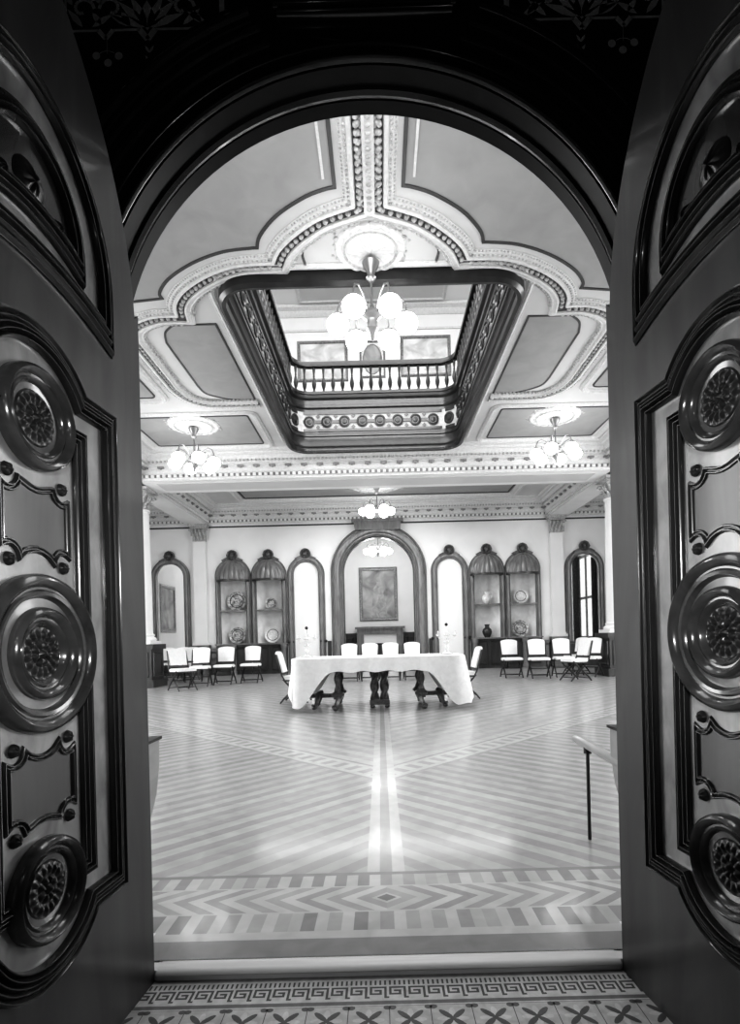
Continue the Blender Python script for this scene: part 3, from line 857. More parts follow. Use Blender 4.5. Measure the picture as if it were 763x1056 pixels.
# tall arched panels flanking the central arch
for cx, lab in zip(tall, ('left', 'right')):
    r = empty('narrow_mirror', (cx, RY, 0), label='tall narrow arched mirror in a wood frame just %s of the central archway' % lab, cat='mirror')
    m = MB(); m.sweep(archpath(cx, .495, .001, ZS), reeded(.21, .10), BW_); m.build('panel_frame', MIDW, r, world=True)
    m = MB(); finial(m, cx, 3.82); m.build('crest', CRESTM, r, world=True)
    m = MB(); m.slab(archloop(cx, .40, .30, ZS, 24), [], BW_, .0, .02); m.build('glass_panel', GLASSP, r, world=True)
    m = MB(); m.box(cx-.40, cx+.40, RY-.06, RY, .001, .30); m.build('plinth', MIDW, r, world=True)
    for sx, dy, q in ((-.6, .09, .05), (.6, .09, .05), (-.44, .11, .03), (.44, .11, .03)):
        m = MB(); m.sphere((cx+sx, RY-dy, 1.0), q, 8, 6); m.build('stud', IRON, r, world=True)
# mirrors
for cx, lab in zip(mirrors, ('left', 'right')):
    r = empty('arched_mirror', (cx, RY, .74), label='tall arched mirror at the far %s end of the back wall' % lab, cat='mirror')
    m = MB(); m.sweep(archpath(cx, .53, .74, ZS), reeded(.20, .10), BW_); m.build('mirror_frame', MIDW, r, world=True)
    m = MB(); finial(m, cx, 3.84); m.build('crest', CRESTM, r, world=True)
    m = MB(); m.slab(archloop(cx, .43, .80, ZS, 24), [], BW_, .0, .02); m.build('mirror_glass', MIRROR, r, world=True)
    m = MB(); m.box(cx-.60, cx+.60, RY-.16, RY-.0, .725, .80); m.build('ledge', DARKW, r, world=True)
# display niches
NL = ['outermost left display niche with a big patterned plate on its shelf', 'left display niche beside the narrow left mirror, holding a small dish',
      'right display niche beside the narrow right mirror, holding a jug and dark vase', 'outermost right display niche with a round pale plate low down']
for i, (cx, _) in enumerate(niches):
    r = empty('display_niche', (cx, RY, 0), label=NL[i], cat='niche')
    m = MB(); m.sweep(archpath(cx, .49, .97, ZS), reeded(.17, .09), BW_); m.build('niche_frame', MIDW, r, world=True)
    m = MB(); finial(m, cx, 3.82); m.build('crest', CRESTM, r, world=True)
    m = MB()       # curved lining
    Rr = [[(cx - .44*cos(t), RY + .02 + .42*sin(t), z) for z in (.955, 3.65)] for t in [pi*k/16 for k in range(17)]]
    m.grid(Rr); m.build('lining', NICHE, r, world=True)
    m = MB()       # ribbed shell hood
    rows = []; n = 56
    for a in range(0, 13):
        e = a/12*pi/2
        row = []
        for k in range(n + 1):
            t = pi*k/n
            rib = 1 + .16*abs(sin(t*9))*(1 - .3*sin(e))
            rad = .50*cos(e)
            row.append((cx - rad*cos(t)*(1 + (rib-1)*.4), RY - .05 - .26*cos(e)*sin(t)*rib, 3.02 + .63*sin(e)))
        rows.append(row)
    m.grid(rows)
    m.build('shell_hood', MIDW, r, world=True)
    m = MB()
    m.sweep([(cx - .51*cos(pi*k/20), RY - .05 - .29*sin(pi*k/20)) for k in range(21)], [(-.02, 2.97), (-.02, 3.04), (.02, 3.04), (.02, 2.97)], lambda a, b, h: (a, b, h))
    m.build('hood_lip', CARVE, r, world=True)
    for z, nm in ((2.02, 'shelf'), (.94, 'ledge')):
        m = MB(); Pp = [(cx-.43, RY-.06), (cx+.43, RY-.06)] + [(cx + .43*cos(t), RY + .02 + .40*sin(t)) for t in [pi*k/12 for k in range(13)]]
        if nm == 'ledge': Pp = [(cx-.575, RY-.2), (cx+.575, RY-.2), (cx+.575, RY-.0), (cx+.42, RY+.38), (cx-.42, RY+.38), (cx-.575, RY-.0)]
        m.slab(Pp, [], lambda a, b, h: (a, b, h), z, z+.045); m.build(nm, MIDW, r, world=True)
    m = MB(); m.box(cx-.56, cx+.56, RY-.12, RY+.002, .001, .94); m.build('cabinet_front', DARKW, r, world=True)
    m = MB()
    for sx in (-.28, .28):
        m.sweep([(cx+sx-.2, .14), (cx+sx+.2, .14), (cx+sx+.2, .84), (cx+sx-.2, .84)], bead(.06, .03), wallmap(RY-.12), closed=True)
    m.build('cabinet_moulding', CARVE, r, world=True)
    m = MB(); m.lathe([(.11, .001), (.11, .1), (.09, .12), (.085, .8), (.11, .84), (.11, .94)], cx + (.45 if i in (1,) else -.45 if i in (2,) else 0), RY-.16, None, 14)
    m.build('turned_post', MIDW, r, world=True)

# china in the niches
def plate(x, z, rad, y, mt, label):
    o_ = empty('display_plate', (x, y, z), label=label, cat='plate')
    ti = radians(12)
    def g(a, b, h): return (a, -h*cos(ti) + (b+rad)*sin(ti), (b+rad)*cos(ti) + h*sin(ti))
    m = MB(); m.lathe([(.001, .0), (rad*.55, .0), (rad*.62, .012), (rad*.97, .028), (rad, .034), (rad*.98, .024), (rad*.6, -.004), (.001, -.008)], 0, 0, g, 40)
    m.build('dish', mt, o_)
    m = MB(); m.lathe([(rad*.66, .018), (rad*.72, .0225), (rad*.74, .0225)], 0, 0, g, 40); m.build('rim_band', CERAMD, o_)
    m = MB(); m.tube([(-rad*.5, -.03, .004), (-rad*.3, .02, .05), (-rad*.3, .07, .01)], .006); m.tube([(rad*.5, -.03, .004), (rad*.3, .02, .05), (rad*.3, .07, .01)], .006)
    m.build('easel', IRON, o_)
    return o_
ZSF, ZLD = 2.066, .986
plate(niches[0][0]+.05, ZSF, .31, RY+.16, CERAM, 'big round patterned plate on the upper shelf of the outermost left niche')
plate(niches[0][0]+.05, ZLD, .27, RY+.16, CERAM, 'dark patterned plate on the ledge of the outermost left niche')
plate(niches[1][0]+.02, ZSF, .19, RY+.16, CERAM, 'small patterned dish on the upper shelf beside the narrow left mirror')
plate(niches[1][0]+.04, ZLD, .26, RY+.16, CERAML, 'pale plate on the ledge of the niche beside the narrow left mirror')
plate(niches[3][0]-.02, ZSF, .24, RY+.16, CERAML, 'pale plate on the upper shelf of the outermost right niche')
plate(niches[3][0]-.06, ZLD, .27, RY+.16, CERAM, 'round patterned plate on the ledge of the outermost right niche')
def pot(name, x, z, y, s, mt, label, handle):
    o_ = empty(name, (x, y, z), label=label, cat=name.split('_')[-1])
    m = MB(); m.lathe([(.001, 0), (.07*s, 0), (.08*s, .01*s), (.13*s, .10*s), (.15*s, .17*s), (.13*s, .25*s), (.07*s, .30*s), (.06*s, .35*s), (.09*s, .40*s), (.08*s, .40*s), (.05*s, .35*s), (.001, .3*s)], 0, 0, None, 24)
    m.build('body', mt, o_)
    if handle:
        m = MB(); m.tube([(.06*s, 0, .36*s), (.15*s, 0, .38*s), (.2*s, 0, .28*s), (.14*s, 0, .17*s)], .015*s); m.build('handle', mt, o_)
    return o_
pot('porcelain_jug', niches[2][0], ZSF, RY+.12, 1.0, CERAML, 'pale jug on the upper shelf beside the narrow right mirror', True)
pot('pottery_vase', niches[2][0]-.0, ZLD, RY+.12, 1.05, CERAMD, 'dark round vase on the ledge beside the narrow right mirror', False)

# central archway
r = empty('trim_10', (0, RY, 0), kind='structure')
m = MB(); m.sweep(archpath(0, 1.34, .001, CAS, 40), reeded(.40, .16), BW_); m.build('arch_frame', MIDW, r, world=True)
m = MB(); m.slab([(-.72, 4.50), (.72, 4.50), (.76, 4.84), (-.76, 4.84)], [], BW_, 0, .26); m.box(-.82, .82, RY-.3, RY, 4.76, 4.84); m.build('arch_crest', MIDW, r, world=True)
m = MB(); m.sweep(archpath(0, 1.15, .001, CAS, 40), [(-.0, -.25), (-.0, .0), (-.03, .0), (-.03, -.25)], BW_); m.build('arch_reveal', DARKW, r, world=True)
m = MB()
for sx in (-1, 1): m.box(sx*1.34-.23, sx*1.34+.23, RY-.2, RY, .001, .35)
m.build('arch_plinth', DARKW, r, world=True)
for sx in (-1, 1):   # dark wood strip between arch and tall panels
    m = MB(); m.box(min(sx*1.57, sx*1.69), max(sx*1.57, sx*1.69), RY-.05, RY, .001, 1.0); m.build('side_strip', DARKW, r, world=True)

# room beyond the arch
BY = 21.6
m = MB(); m.box(-4, 4, BY, BY+.1, 0, CZ); tag(m.build('wall_parlour_back', PLAST), kind='structure')
m = MB(); m.box(-4.1, -4, RY+.25, BY, 0, CZ); tag(m.build('wall_parlour_left', PLAST), kind='structure')
m = MB(); m.box(4, 4.1, RY+.25, BY, 0, CZ); tag(m.build('wall_parlour_right', PLAST), kind='structure')
m = MB(); m.box(-4.1, 4.1, RY+.25, BY+.1, CZ, CZ+.1); tag(m.build('ceiling_parlour', PLAST), kind='structure')
m = MB(); m.box(-4, 4, BY-.07, BY, .001, 1.22); m.box(-4, 4, BY-.1, BY, 1.18, 1.26)
for j in range(-4, 4):
    m.sweep([(j+.12, .2), (j+.88, .2), (j+.88, 1.05), (j+.12, 1.05)], bead(.08, .03), wallmap(BY-.07), closed=True)
    m.lathe([(.09, .1), (.06, .3), (.1, .6), (.06, .9), (.09, 1.1)], j, BY-.1, None, 10)
tag(m.build('baseboard_parlour', DARKW), kind='structure')
pf = picture('portrait_painting', -.03, 2.80, 1.5, 2.1, BY-.001, 'large framed full-length portrait over the mantel beyond the central archway', PORTR, .12, frame_m=GILT)
m = MB()   # the sitter, painted flat on the canvas
g = lambda a, b, h: (a, -.016, b)
m.slab([(-.30, -.95), (.34, -.95), (.30, -.4), (.20, .0), (.22, .22), (.10, .36), (.07, .42), (-.05, .42), (-.09, .35), (-.2, .22), (-.2, -.1), (-.28, -.5)], [], lambda a, b, h: (a, -h, b), .014, .017)
m.slab([(.02+.10*cos(2*pi*k/20), .53+.14*sin(2*pi*k/20)) for k in range(20)], [], lambda a, b, h: (a, -h, b), .014, .017)
m.build('painted_figure', mat('painted figure tone', .42, .6, vary=.3, scale=(5, 5, 5)), pf)
fp = empty('fireplace', (0, BY, 0), label='wooden mantel and pale fireplace under the large portrait', cat='fireplace')
m = MB(); m.box(-.98, .98, BY-.36, BY-.1, 1.42, 1.5); m.box(-.9, .9, BY-.30, BY-.1, 1.2, 1.42)
for sx in (-1, 1):
    m.box(sx*.78-.14, sx*.78+.14, BY-.30, BY-.1, .001, 1.2); m.box(sx*.78-.17, sx*.78+.17, BY-.33, BY-.1, .001, .15)
m.build('mantel', MIDW, fp, world=True)
m = MB(); m.slab([(-.64, .001), (-.34, .001), (-.34, .85), (.34, .85), (.34, .001), (.64, .001), (.64, 1.2), (-.64, 1.2)], [], wallmap(BY-.1), 0, .14); m.build('marble_surround', PLAST, fp, world=True)
m = MB(); m.box(-.34, .34, BY-.13, BY-.1, .001, .85); m.build('firebox', BLACK, fp, world=True)

# pilasters and columns
def acanthus(m, cx, cy, z0, z1, r0, r1, n=12, tiers=2, half=False):
    for t in range(tiers):
        zb = z0 + (z1-z0)*(.02 + .33*t); zt = zb + (z1-z0)*.42
        for k in range(n):
            a = 2*pi*(k + .5*t)/n
            w = 2*pi/n*.46
            rows = []
            for j in range(6):
                u = j/5; rad = r0 + (r1-r0)*.25*t + .01 + .09*u**3 if u < .99 else r0 + (r1-r0)*.25*t + .13
                z = zb + (zt-zb)*(u if u < .9 else .88)
                ww = w*(1 - .75*u**2)
                rows.append([(cx + (rad + (.02 if q == 0 else 0))*cos(a+ww*q), cy + (rad + (.02 if q == 0 else 0))*sin(a+ww*q), z) for q in (-1, -.5, 0, .5, 1)])
            m.grid(rows)
    for k in range(4):
        a = pi/4 + k*pi/2
        P = []
        for j in range(12):
            t = j*.55; rr = .07*(1 - j/14)
            P.append((cx + (r1+.03 + rr*cos(t))*cos(a), cy + (r1+.03 + rr*cos(t))*sin(a), z1 - .1 + rr*sin(t)))
        m.tube(P, .018, 6)
def column(cx, cy, lab):
    r = empty('corinthian_column', (cx, cy, 0), label=lab, cat='column')
    m = MB(); m.box(cx-.42, cx+.42, cy-.42, cy+.42, .001, .18); m.box(cx-.36, cx+.36, cy-.36, cy+.36, .18, .92); m.box(cx-.41, cx+.41, cy-.41, cy+.41, .92, 1.04)
    for fm in (wallmap(cy-.36),): m.sweep([(cx-.26, .28), (cx+.26, .28), (cx+.26, .82), (cx-.26, .82)], bead(.07, .03), fm, closed=True)
    for sx in (-1, 1):
        m.sweep([(cy-.26, .28), (cy+.26, .28), (cy+.26, .82), (cy-.26, .82)], bead(.07, .03), lambda a, b, h, sx=sx: (cx+sx*(.36+h), a, b), closed=True)
    m.build('pedestal', DARKW, r, world=True)
    m = MB(); m.box(cx-.33, cx+.33, cy-.33, cy+.33, 1.04, 1.12)
    m.lathe([(.32, 1.12), (.33, 1.16), (.31, 1.2), (.27, 1.22), (.29, 1.27), (.255, 1.3)], cx, cy, None, 28)
    m.build('base', PLAST, r, world=True)
    m = MB(); m.lathe([(.25, 1.3), (.25, 2.2), (.22, 4.26), (.25, 4.28), (.25, 4.32), (.21, 4.33)], cx, cy, None, 28); m.build('shaft', PLAST, r, world=True)
    m = MB(); m.lathe([(.21, 4.32), (.21, 4.55), (.25, 4.7), (.33, 4.76)], cx, cy, None, 24)
    acanthus(m, cx, cy, 4.33, 4.74, .21, .32)
    m.box(cx-.33, cx+.33, cy-.33, cy+.33, 4.76, BZ-.001)
    m.build('capital', CAPM, r, world=True)
for sg, lb in ((-1, 'left'), (1, 'right')):
    column(sg*5.82, 13.3, 'free-standing white column on a dark pedestal at the %s edge of the hall' % lb)
    r = empty('pilaster', (sg*5.72, RY, 0), label='flat white pilaster on the back wall, inside the %s mirror' % lb, cat='pilaster')
    cx = sg*5.72
    m = MB(); m.box(cx-.2, cx+.2, RY-.14, RY, 1.1, 4.28); m.build('shaft', PLAST, r, world=True)
    m = MB(); m.box(cx-.26, cx+.26, RY-.2, RY, .96, 1.04); m.box(cx-.23, cx+.23, RY-.17, RY, 1.04, 1.1); m.build('base', PLAST, r, world=True)
    m = MB(); m.box(cx-.25, cx+.25, RY-.22, RY, .001, .96); m.box(cx-.27, cx+.27, RY-.25, RY, .86, .96); m.box(cx-.27, cx+.27, RY-.25, RY, .001, .15); m.build('plinth', DARKW, r, world=True)
    m = MB(); m.box(cx-.2, cx+.2, RY-.14, RY, 4.28, 4.66); m.box(cx-.3, cx+.3, RY-.24, RY, 4.74, BZ-.001); m.box(cx-.26, cx+.26, RY-.2, RY, 4.68, 4.74)
    for t in range(2):
        for k in range(4):
            x = cx - .2 + .4*(k+.5*(1-t))/3.5; zb = 4.3+.16*t
            m.grid([[(x+q*.05*(1-.6*u), RY-.15-.09*u**2-(.02 if q == 0 else 0), zb + .2*u) for q in (-1, 0, 1)] for u in (0, .3, .6, .85, 1)])
    for sx in (-1, 1):
        m.tube([(cx+sx*(.22+.07*cos(j*.6)*(1-j/14)), RY-.2, 4.62+.07*sin(j*.6)*(1-j/14)) for j in range(12)], .02, 6)
    m.build('capital', CAPM, r, world=True)

# side wall pieces that the end mirrors reflect
picture('framed_painting', -XW+.001, 2.45, 1.5, 1.9, 12.9, 'large dark framed painting on the left wall, seen in the left mirror', PORTR, .14, rot=radians(90))
w_ = empty('window_1', (XW, 12.6, 0), kind='structure')
m = MB(); m.box(XW-.05, XW, 11.9, 13.3, .9, 4.2); m.build('window_pane', mat('bright window pane', .9, .4, emit=.35), w_, world=True)
m = MB()
for yy_ in (11.85, 12.6, 13.35): m.box(XW-.1, XW-.05, yy_-.05, yy_+.05, .85, 4.25)
for zz in (.87, 2.5, 4.22): m.box(XW-.1, XW-.05, 11.8, 13.4, zz-.05, zz+.05)
m.build('window_frame', DARKW, w_, world=True)
for ya, lab in ((11.6, 'near'), (13.7, 'far')):
    m = MB()
    m.sweep([(XW-.16+.03*sin(k*1.3), ya-.32+.64*k/30) for k in range(31)], [(-.008, .01), (-.008, 4.4), (.008, 4.4), (.008, .01)], lambda a, b, h: (a, b, h))
    o_ = m.build('window_curtain', DRAPE); tag(o_, 'dark curtain on the %s side of the right wall window, seen in the right mirror' % lab, 'curtain')
# ---------------------------------------------------------------- chandeliers
def fill_point(x, y, z, p, r=.25):
    l = bpy.data.lights.new('fill_light', 'POINT'); l.energy = p; l.shadow_soft_size = r
    o_ = bpy.data.objects.new('fill_light', l); COL.objects.link(o_); o_.location = (x, y, z); return o_
def make_chandelier():
    r = empty('chandelier', (0, 0, 0))
    m = MB(); m.lathe([(.001, 0), (.07, 0), (.10, -.03), (.085, -.08), (.05, -.13), (.04, -.18), (.06, -.2), (.03, -.24), (.001, -.25)], 0, 0, None, 20); m.build('canopy', BRASS, r)
    m = MB(); m.tube([(0, 0, -.2), (0, 0, -.62)], .014, 8); m.build('stem', BRASS, r)
    m = MB(); m.lathe([(.001, -.5), (.03, -.52), (.05, -.56), (.10, -.6), (.11, -.64), (.06, -.68), (.05, -.74), (.07, -.78), (.03, -.84), (.02, -.9), (.001, -.92)], 0, 0, None, 18); m.build('hub', BRASS, r)
    for k in range(6):
        a = k*pi/3; ca, sa = cos(a), sin(a)
        P = [(.06, -.62), (.13, -.55), (.20, -.47), (.28, -.43), (.35, -.46), (.385, -.54), (.39, -.60)]
        m = MB(); m.tube([(p*ca, p*sa, z) for p, z in P], .011, 8); am = m.build('arm', BRASS, r)
        m = MB(); m.lathe([(.03, -.585), (.05, -.60), (.055, -.63)], .39*ca, .39*sa, None, 14); m.build('shade_fitter', BRASS, am)
        m = MB(); m.sphere((.39*ca, .39*sa, -.725), .128, 20, 14, (1, 1, .88)); m.build('glass_globe', GLOBE, r)
    return r
CH = [((0, 6.15, CZ-.07), 'large chandelier of six lit globes hanging in front of the open ceiling well', 150),
      ((-3.62, 10.85, CZ-.04), 'lit globe chandelier on the left side of the hall ceiling', 150),
      ((3.60, 10.85, CZ-.04), 'lit globe chandelier on the right side of the hall ceiling', 150),
      ((0, 15.4, CZ-.03), 'small-looking lit chandelier in the rear bay above the central arch crest', 130),
      ((0, 19.2, CZ-.56), 'lit chandelier beyond the central archway, in front of the portrait', 110)]
proto = make_chandelier()
for i, (loc, lab, p) in enumerate(CH):
    o_ = proto if i == 0 else copy_tree(proto)
    o_.location = loc; tag(o_, lab, 'chandelier', 'globe chandeliers')
m = MB(); m.tube([(0, 19.2, CZ-.57), (0, 19.2, CZ)], .014); o_ = m.build('extension_rod', BRASS, None); o_.parent = [o for o in bpy.data.objects if o.name == 'chandelier.004'][0]
o_.location = (0, -19.2, -(CZ-.56)); 
# ceiling roses
def rose(x, y, rad, shell, lab, zc=CZ):
    r = empty('ceiling_rose', (x, y, zc), label=lab, cat='ceiling rose')
    g = lambda a, b, h: (a, b, -h)
    m = MB()
    def hf(q, t):
        if q > .97: return 0
        base = .05*(1-q*.7)
        if q > .78: return .02 + .022*abs(cos(9*t))*sin((q-.78)/.2*pi)
        if q > .70: return .045
        return base + .022*abs(sin(10*t))*min(1, q*2)*(1-(q/.7)**4)
    m.height(0, 0, rad, hf, g, 22, 180)
    m.build('shell', CORN, r)
    m = MB(); m.lathe([(rad*.70, .03), (rad*.72, .055), (rad*.76, .055), (rad*.78, .02)], 0, 0, g, 64); m.build('rim', RELIEF, r)
    m = MB()
    for k in range(16):
        a = 2*pi*k/16; d = rad*(.98 if k % 2 else .9)
        m.sphere((d*cos(a), d*sin(a), -.01), rad*.10, 8, 5, (1, 1, .35))
        m.sphere((d*1.12*cos(a+.15), d*1.12*sin(a+.15), -.008), rad*.05, 6, 4, (1, 1, .4))
    m.build('leaf_border', RELIEF, r)
rose(0, 6.05, .40, True, 'fluted shell ceiling rose above the large chandelier')
rose(-3.62, 10.85, .5, False, 'round plaster rose above the left chandelier')
rose(3.60, 10.85, .5, False, 'round plaster rose above the right chandelier')
rose(0, 15.4, .8, False, 'wide plaster rose above the rear bay chandelier')

# ---------------------------------------------------------------- table
TY = 8.35
tb = empty('banquet_table', (-.03, TY, 0), label='long carved table with twisted legs under the white cloth', cat='table')
def rel(m, nm, mt, par): return m.build(nm, mt, par)
m = MB(); m.slab(rrect(-1.23, 1.23, -.5, .5, .18, 6), [], lambda a, b, h: (a, b, h), .735, .775); m.build('tabletop', TWISTM, tb)
def twist(m, cx, cy, z0, z1, r, turns=3.0):
    prof = []
    n = 40; R_ = []
    for j in range(n+1):
        z = z0 + (z1-z0)*j/n
        R_.append([(cx + r*(1+.28*cos(2*t - turns*2*pi*j/n))*cos(t), cy + r*(1+.28*cos(2*t - turns*2*pi*j/n))*sin(t), z) for t in [2*pi*k/16 for k in range(16)]])
    I = m.grid(R_, closed_v=True); m.face(I[0]); m.face(I[-1][::-1])
for (x, y) in ((-.075, -.12), (.075, -.12), (-.075, .12), (.075, .12)):
    m = MB(); twist(m, x, y, .12, .735, .055); m.build('twisted_leg', TWISTM, tb)
m = MB(); m.box(-.15, .15, -.2, .2, .05, .12)
for (sx, sy) in ((-1, -1), (1, -1), (-1, 1), (1, 1)): m.sphere((sx*.11, sy*.17, .028), .04, 10, 6, (1, 1, .7))
m.build('centre_foot', TWISTM, tb)
for sx in (-1, 1):
    for sy in (-1, 1):
        m = MB(); twist(m, sx*.62, sy*.28, .26, .735, .042, 2.5); m.build('twisted_leg', TWISTM, tb)
    m = MB()
    m.lathe([(.09, .20), (.1, .23), (.06, .27)], sx*.62, -.28, None, 12); m.lathe([(.09, .20), (.1, .23), (.06, .27)], sx*.62, .28, None, 12)
    m.box(min(sx*.62, sx*1.02)-.05, max(sx*.62, sx*1.02)+.05, -.06, .06, .16, .22); m.box(sx*.62-.06, sx*.62+.06, -.34, .34, .16, .22)
    for (x, y) in ((.62, -.32), (.62, .32), (.95, -.18), (.95, .18)):
        m.tube([(sx*x, y*.6, .2), (sx*(x-.03), y*.9, .22), (sx*(x-.01), y*1.15, .14), (sx*(x+.02), y*1.25, .06), (sx*(x+.04), y*1.4, .05)], [.04, .045, .04, .035, .045], 8)
        m.sphere((sx*(x+.03), y*1.35, .036), .045, 10, 6, (1, 1, .75))
    m.build('scroll_foot', TWISTM, tb)
m = MB()
n = 220; per = rrect(-1.28, 1.28, -.53, .53, .2, 10)
# resample perimeter
tot = []; L = 0
for i in range(len(per)):
    a = per[i]; b = per[(i+1) % len(per)]; tot.append(L); L += hypot(b[0]-a[0], b[1]-a[1])
pts = []
for k in range(n):
    s_ = L*k/n
    for i in range(len(per)):
        l1 = tot[i+1] if i+1 < len(per) else L
        if tot[i] <= s_ <= l1 + 1e-9:
            a = per[i]; b = per[(i+1) % len(per)]; t = (s_-tot[i])/max(l1-tot[i], 1e-9); pts.append((a[0]+(b[0]-a[0])*t, a[1]+(b[1]-a[1])*t)); break
rows = [[(x*.5, y*.5, .779) for x, y in pts], [(x*.985, y*.97, .779) for x, y in pts], [(x, y, .772) for x, y in pts]]
for j in range(1, 12):
    u = j/11; row = []
    for k, (x, y) in enumerate(pts):
        ax = abs(x)
        q = min(1, max(0, (ax-.68)/.42)); q = q*q*(3-2*q)
        drop = .20 + .50*q
        if ax > 1.265: drop = .70 - .26*cos(min(1, abs(y)/.45)*pi/2)
        out = 1 + 0.0
        nrm = hypot(x/1.325, y/.53) or 1
        ph = k/n*2*pi
        fold = .02*u*sin(ph*19) + .035*u*q*sin(ph*9+1)
        fx = x*(1 + .05*u*q) + (fold if ax > 1.2 else 0)*(1 if x > 0 else -1)
        fy = y*(1 + .05*u) + (fold if ax <= 1.265 else fold*.3)*(1 if y > 0 else -1)
        row.append((fx, fy, .772 - drop*u - .01*u*sin(ph*19)))
    rows.append(row)
I = m.grid(rows, closed_v=True); m.face(I[0])
tc = m.build('tablecloth', CLOTH); tc.location = (-.04, TY, 0)
tag(tc, 'white damask cloth draped over the long banquet table', 'tablecloth')
def crystal(x, lab):
    r = empty('crystal_candelabrum', (x, TY, .782), label=lab, cat='candelabrum')
    m = MB(); m.lathe([(.001, 0), (.09, 0), (.10, .01), (.04, .03), (.02, .06), (.035, .1), (.02, .14), (.05, .18), (.03, .22), (.012, .26), (.012, .42), (.001, .43)], 0, 0, None, 16); m.build('stem', CRYST, r)
    for k in range(4):
        a = k*pi/2
        m = MB(); m.tube([(0, 0, .2), (.05*cos(a), .05*sin(a), .24), (.11*cos(a), .11*sin(a), .22), (.13*cos(a), .13*sin(a), .27)], .007, 6); am = m.build('arm', CRYST, r)
        m = MB(); m.lathe([(.015, .27), (.035, .29), (.03, .3), (.012, .31), (.012, .35), (.001, .36)], .13*cos(a), .13*sin(a), None, 10); m.build('candle_cup', CRYST, am)
    m = MB(); m.sphere((0, 0, .45), .025, 10, 7); m.build('finial', IRON, r)
crystal(-1.13, 'cut crystal candelabrum at the left end of the table'); crystal(1.02, 'cut crystal candelabrum at the right end of the table')
for x, lab in ((-1.13, 'left'), (1.02, 'right')):
    m = MB(); m.lathe([(.001, 0), (.2, 0), (.22, .012), (.21, .014), (.001, .008)], 0, 0, None, 28)
    # tray lies under the candelabrum
    pass
# ---------------------------------------------------------------- chairs
def make_chair():
    r = empty('folding_chair', (0, 0, 0))
    m = MB(); P = rrect(-.235, .235, -.23, .20, .06, 5)
    m.slab(P, [], lambda a, b, h: (a, b, h), .43, .475)
    m.slab([(x*.93, y*.93) for x, y in P], [], lambda a, b, h: (a, b, h), .475, .49); m.build('seat', PAD, r)
    bk = [(-.185, .56), (.185, .56), (.205, .86)] + [(.205*cos(t), .88+.055*sin(t)) for t in [pi*k/10 for k in range(0, 11)]] + [(-.205, .86)]
    ti = .28
    g = lambda a, b, h: (a, .18 + (b-.45)*ti - h, b)
    m = MB(); m.slab(bk, [], g, -.015, .03); m.build('back_pad', PAD, r)
    for sx in (-1, 1):
        m = MB(); m.tube([(sx*.225, .18-.04, .40), (sx*.225, .18+.02, .5), (sx*.215, .18+.43*ti, .88)], .016, 6); m.build('back_post', CHAIRW, r)
        x = sx*.235
        m = MB()
        m.tube([(x, -.20, .44), (x, -.12, .35), (x, .02, .23), (x, .17, .10), (x, .24, .015)], [.016, .016, .02, .017, .015], 6)
        m.build('leg', CHAIRW, r)
        x = sx*.205
        m = MB()
        m.tube([(x, .19, .44), (x, .10, .34), (x, -.02, .23), (x, -.17, .10), (x, -.25, .015)], [.016, .016, .02, .017, .015], 6)
        m.build('leg', CHAIRW, r)
    m = MB(); m.tube([(-.24, .02, .23), (.24, .02, .23)], .012, 6); m.tube([(-.21, -.19, .085), (.21, -.19, .085)], .01, 6); m.tube([(-.235, .20, .07), (.235, .20, .07)], .01, 6); m.build('stretcher', CHAIRW, r)
    m = MB(); m.slab(rrect(-.235, .235, -.22, .19, .05, 4), [], lambda a, b, h: (a, b, h), .405, .43); m.build('seat_rail', CHAIRW, r)
    m = MB(); m.box(-.21, .21, .195, .215, .51, .55); m.build('back_rail', CHAIRW, r)
    return r
chp = make_chair()
R_ = radians
CHS = [ # x, y, rot, label, group
 (-4.38, 12.0, 44, 'white padded folding chair turned sideways, nearest of the left group'),
 (-4.33, 13.0, 8, 'white padded folding chair in the left group, just behind the sideways one'),
 (-3.88, 13.45, 3, 'third white folding chair of the left group, under the outermost left niche'),
 (-3.30, 13.8, 0, 'rightmost white folding chair of the left group, below the dish niche'),
 (-5.05, 14.6, 20, 'white folding chair half hidden behind the left group'),
 (-5.42, 15.3, 40, 'white folding chair far behind the left group, right one of two by the mirror'),
 (-6.0, 15.6, 40, 'white folding chair far behind the left group, left one of two by the mirror'),
 (3.22, 13.35, 0, 'white folding chair at the left end of the right group'),
 (3.77, 12.95, -4, 'second white folding chair of the right group, below the right niches'),
 (4.42, 13.15, -8, 'third white folding chair of the right group, beside the sideways one'),
 (4.27, 11.95, -74, 'white folding chair turned sideways, nearest of the right group'),
 (5.0, 13.0, -40, 'white folding chair turned inward behind the sideways one on the right'),
 (5.1, 14.2, -60, 'white folding chair at the rear of the right group by the mirror'),
 (-.79, 13.5, 0, 'leftmost of the four white chairs in a row behind the table'),
 (-.27, 13.5, 0, 'second from left of the four white chairs behind the table'),
 (.25, 13.5, 0, 'third from left of the four white chairs behind the table'),
 (.80, 13.5, 0, 'rightmost of the four white chairs in a row behind the table'),
 (-1.44, 9.15, 88, 'white folding chair at the left end of the table, facing it'),
 (1.38, 9.15, -86, 'white folding chair at the right end of the table, facing it'),
]
for i, (x, y, a, lab) in enumerate(CHS):
    o_ = chp if i == 0 else copy_tree(chp)
    o_.location = (x, y, 0); o_.rotation_euler.z = R_(a)
    if 'end of the table' in lab: o_.scale = (.93, .93, .93)
    tag(o_, lab, 'chair', 'white folding chairs of the hall')

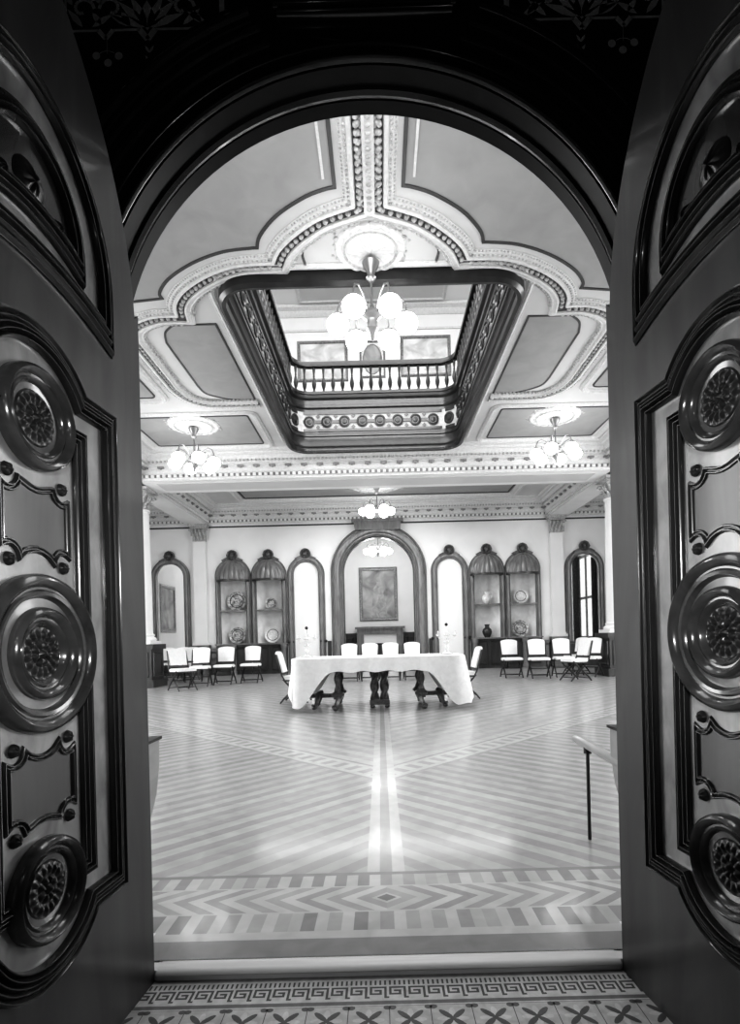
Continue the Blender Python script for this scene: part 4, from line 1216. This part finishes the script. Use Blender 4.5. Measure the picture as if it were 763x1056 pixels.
# ---------------------------------------------------------------- low rail pieces just inside the doorway
def bracket(name, sx, x0, lab, with_rail):
    r = empty(name, (x0, 2.35, 0), label=lab, cat='rail')
    f_ = lambda a, b, h: (h, a, b)     # a along y, b up
    m = MB()
    P_ = [(.10, .62), (-.10, .62), (-.12, .52), (-.12, .42), (-.10, .36), (-.06, .30), (.0, .30), (.06, .38), (.10, .5)]
    m.slab(P_, [], f_, -.02, .02); m.build('curved_end', RAILW, r)
    m = MB(); m.box(-.03, .03, -.13, .11, .62, .632); m.build('cap', IRON, r)
    m = MB(); m.tube([(0, -.05, .32), (0, -.07, .10)], .011, 8); m.lathe([(.011, .12), (.025, .14), (.025, .16), (.011, .18)], 0, -.07, None, 10); m.tube([(0, -.07, .12), (0, -.08, .004)], [.016, .022], 8); m.build('leg', IRON, r)
    if with_rail:
        m = MB(); m.tube([(0, -.05, .47), (-.01, .52, .485), (-.015, .56, .485)], [.024, .024, .018], 10); m.build('rail', RAILW, r)
        m = MB(); m.tube([(-.01, .40, .47), (-.01, .40, .004)], .009, 8); m.lathe([(.02, .44), (.02, .47)], -.01, .40, None, 8); m.build('post', IRON, r)
    return r
bracket('low_guard_rail', 1, 1.045, 'low pale wooden rail on a thin dark post inside the doorway on the right', True)
bracket('low_rail_end', -1, -1.03, 'pale curved rail end with dark cap peeking past the left door', False)

# ---------------------------------------------------------------- lights
def area(loc, size, power, rot, sy=None, spread=None):  # fill panels added to brighten the rooms, no fixture modelled
    l = bpy.data.lights.new('area', 'AREA'); l.energy = power; l.shape = 'RECTANGLE'; l.size = size; l.size_y = sy or size
    if spread: l.spread = spread
    o_ = bpy.data.objects.new('area', l); COL.objects.link(o_); o_.location = loc; o_.rotation_euler = rot; return o_
area((-8.3, 9, 2.8), 8, 330, (0, radians(-90), 0), 2.8)
area((8.3, 9, 2.8), 8, 330, (0, radians(90), 0), 2.8)
area((0, 4.6, 8.6), 6, 330, (radians(80), 0, 0), 2.5)
area((0, 10, 10.3), 5, 170, (0, 0, 0), 5)
area((0, 15, 4.7), 7, 90, (0, 0, 0), 1.2)
area((0, 19.0, 5.2), 4, 50, (0, 0, 0), 2)
# vestibule lights: spots on door leaves; point fills and sill spot added
def spot(loc, tgt, p, ang, blend=.8, r=.12):
    l = bpy.data.lights.new('spot', 'SPOT'); l.energy = p; l.spot_size = radians(ang); l.spot_blend = blend; l.shadow_soft_size = r
    o_ = bpy.data.objects.new('spot', l); COL.objects.link(o_); o_.location = loc
    d = Vector(tgt)-Vector(loc); o_.rotation_euler = d.to_track_quat('-Z', 'Y').to_euler(); return o_
spot((-.35, -.6, 1.5), (.85, 1.35, 1.25), 52, 33, 1.0)
spot((.35, -.6, 1.5), (-.85, 1.35, 1.25), 52, 33, 1.0)
fill_point(.5, -.9, 2.6, 2.2, .03)  # added fill for the spandrel ornament and arch highlights
fill_point(-.3, -.4, 1.9, .5, .03)
spot((0, -.5, 2.3), (0, 1.75, 0), 24, 26, .7, .1)  # added to brighten the sill and tiles
area((0, 3.6, 5.2), 3, 22, (0, 0, 0), 1.6)  # added fill over the near hall floor, hidden by the arch
area((0, 2.7, 4.7), 3, 42, (radians(62), 0, 0), .8)  # added fill towards the tablecloth, chairs and back wall
w = bpy.data.worlds.new('world'); SC.world = w; w.use_nodes = True
w.node_tree.nodes['Background'].inputs['Color'].default_value = (1, 1, 1, 1); w.node_tree.nodes['Background'].inputs['Strength'].default_value = .012
SC.view_settings.view_transform = 'Standard'
SC.view_settings.look = 'High Contrast'
SC.view_settings.exposure = 0.5
bpy.context.view_layer.update()
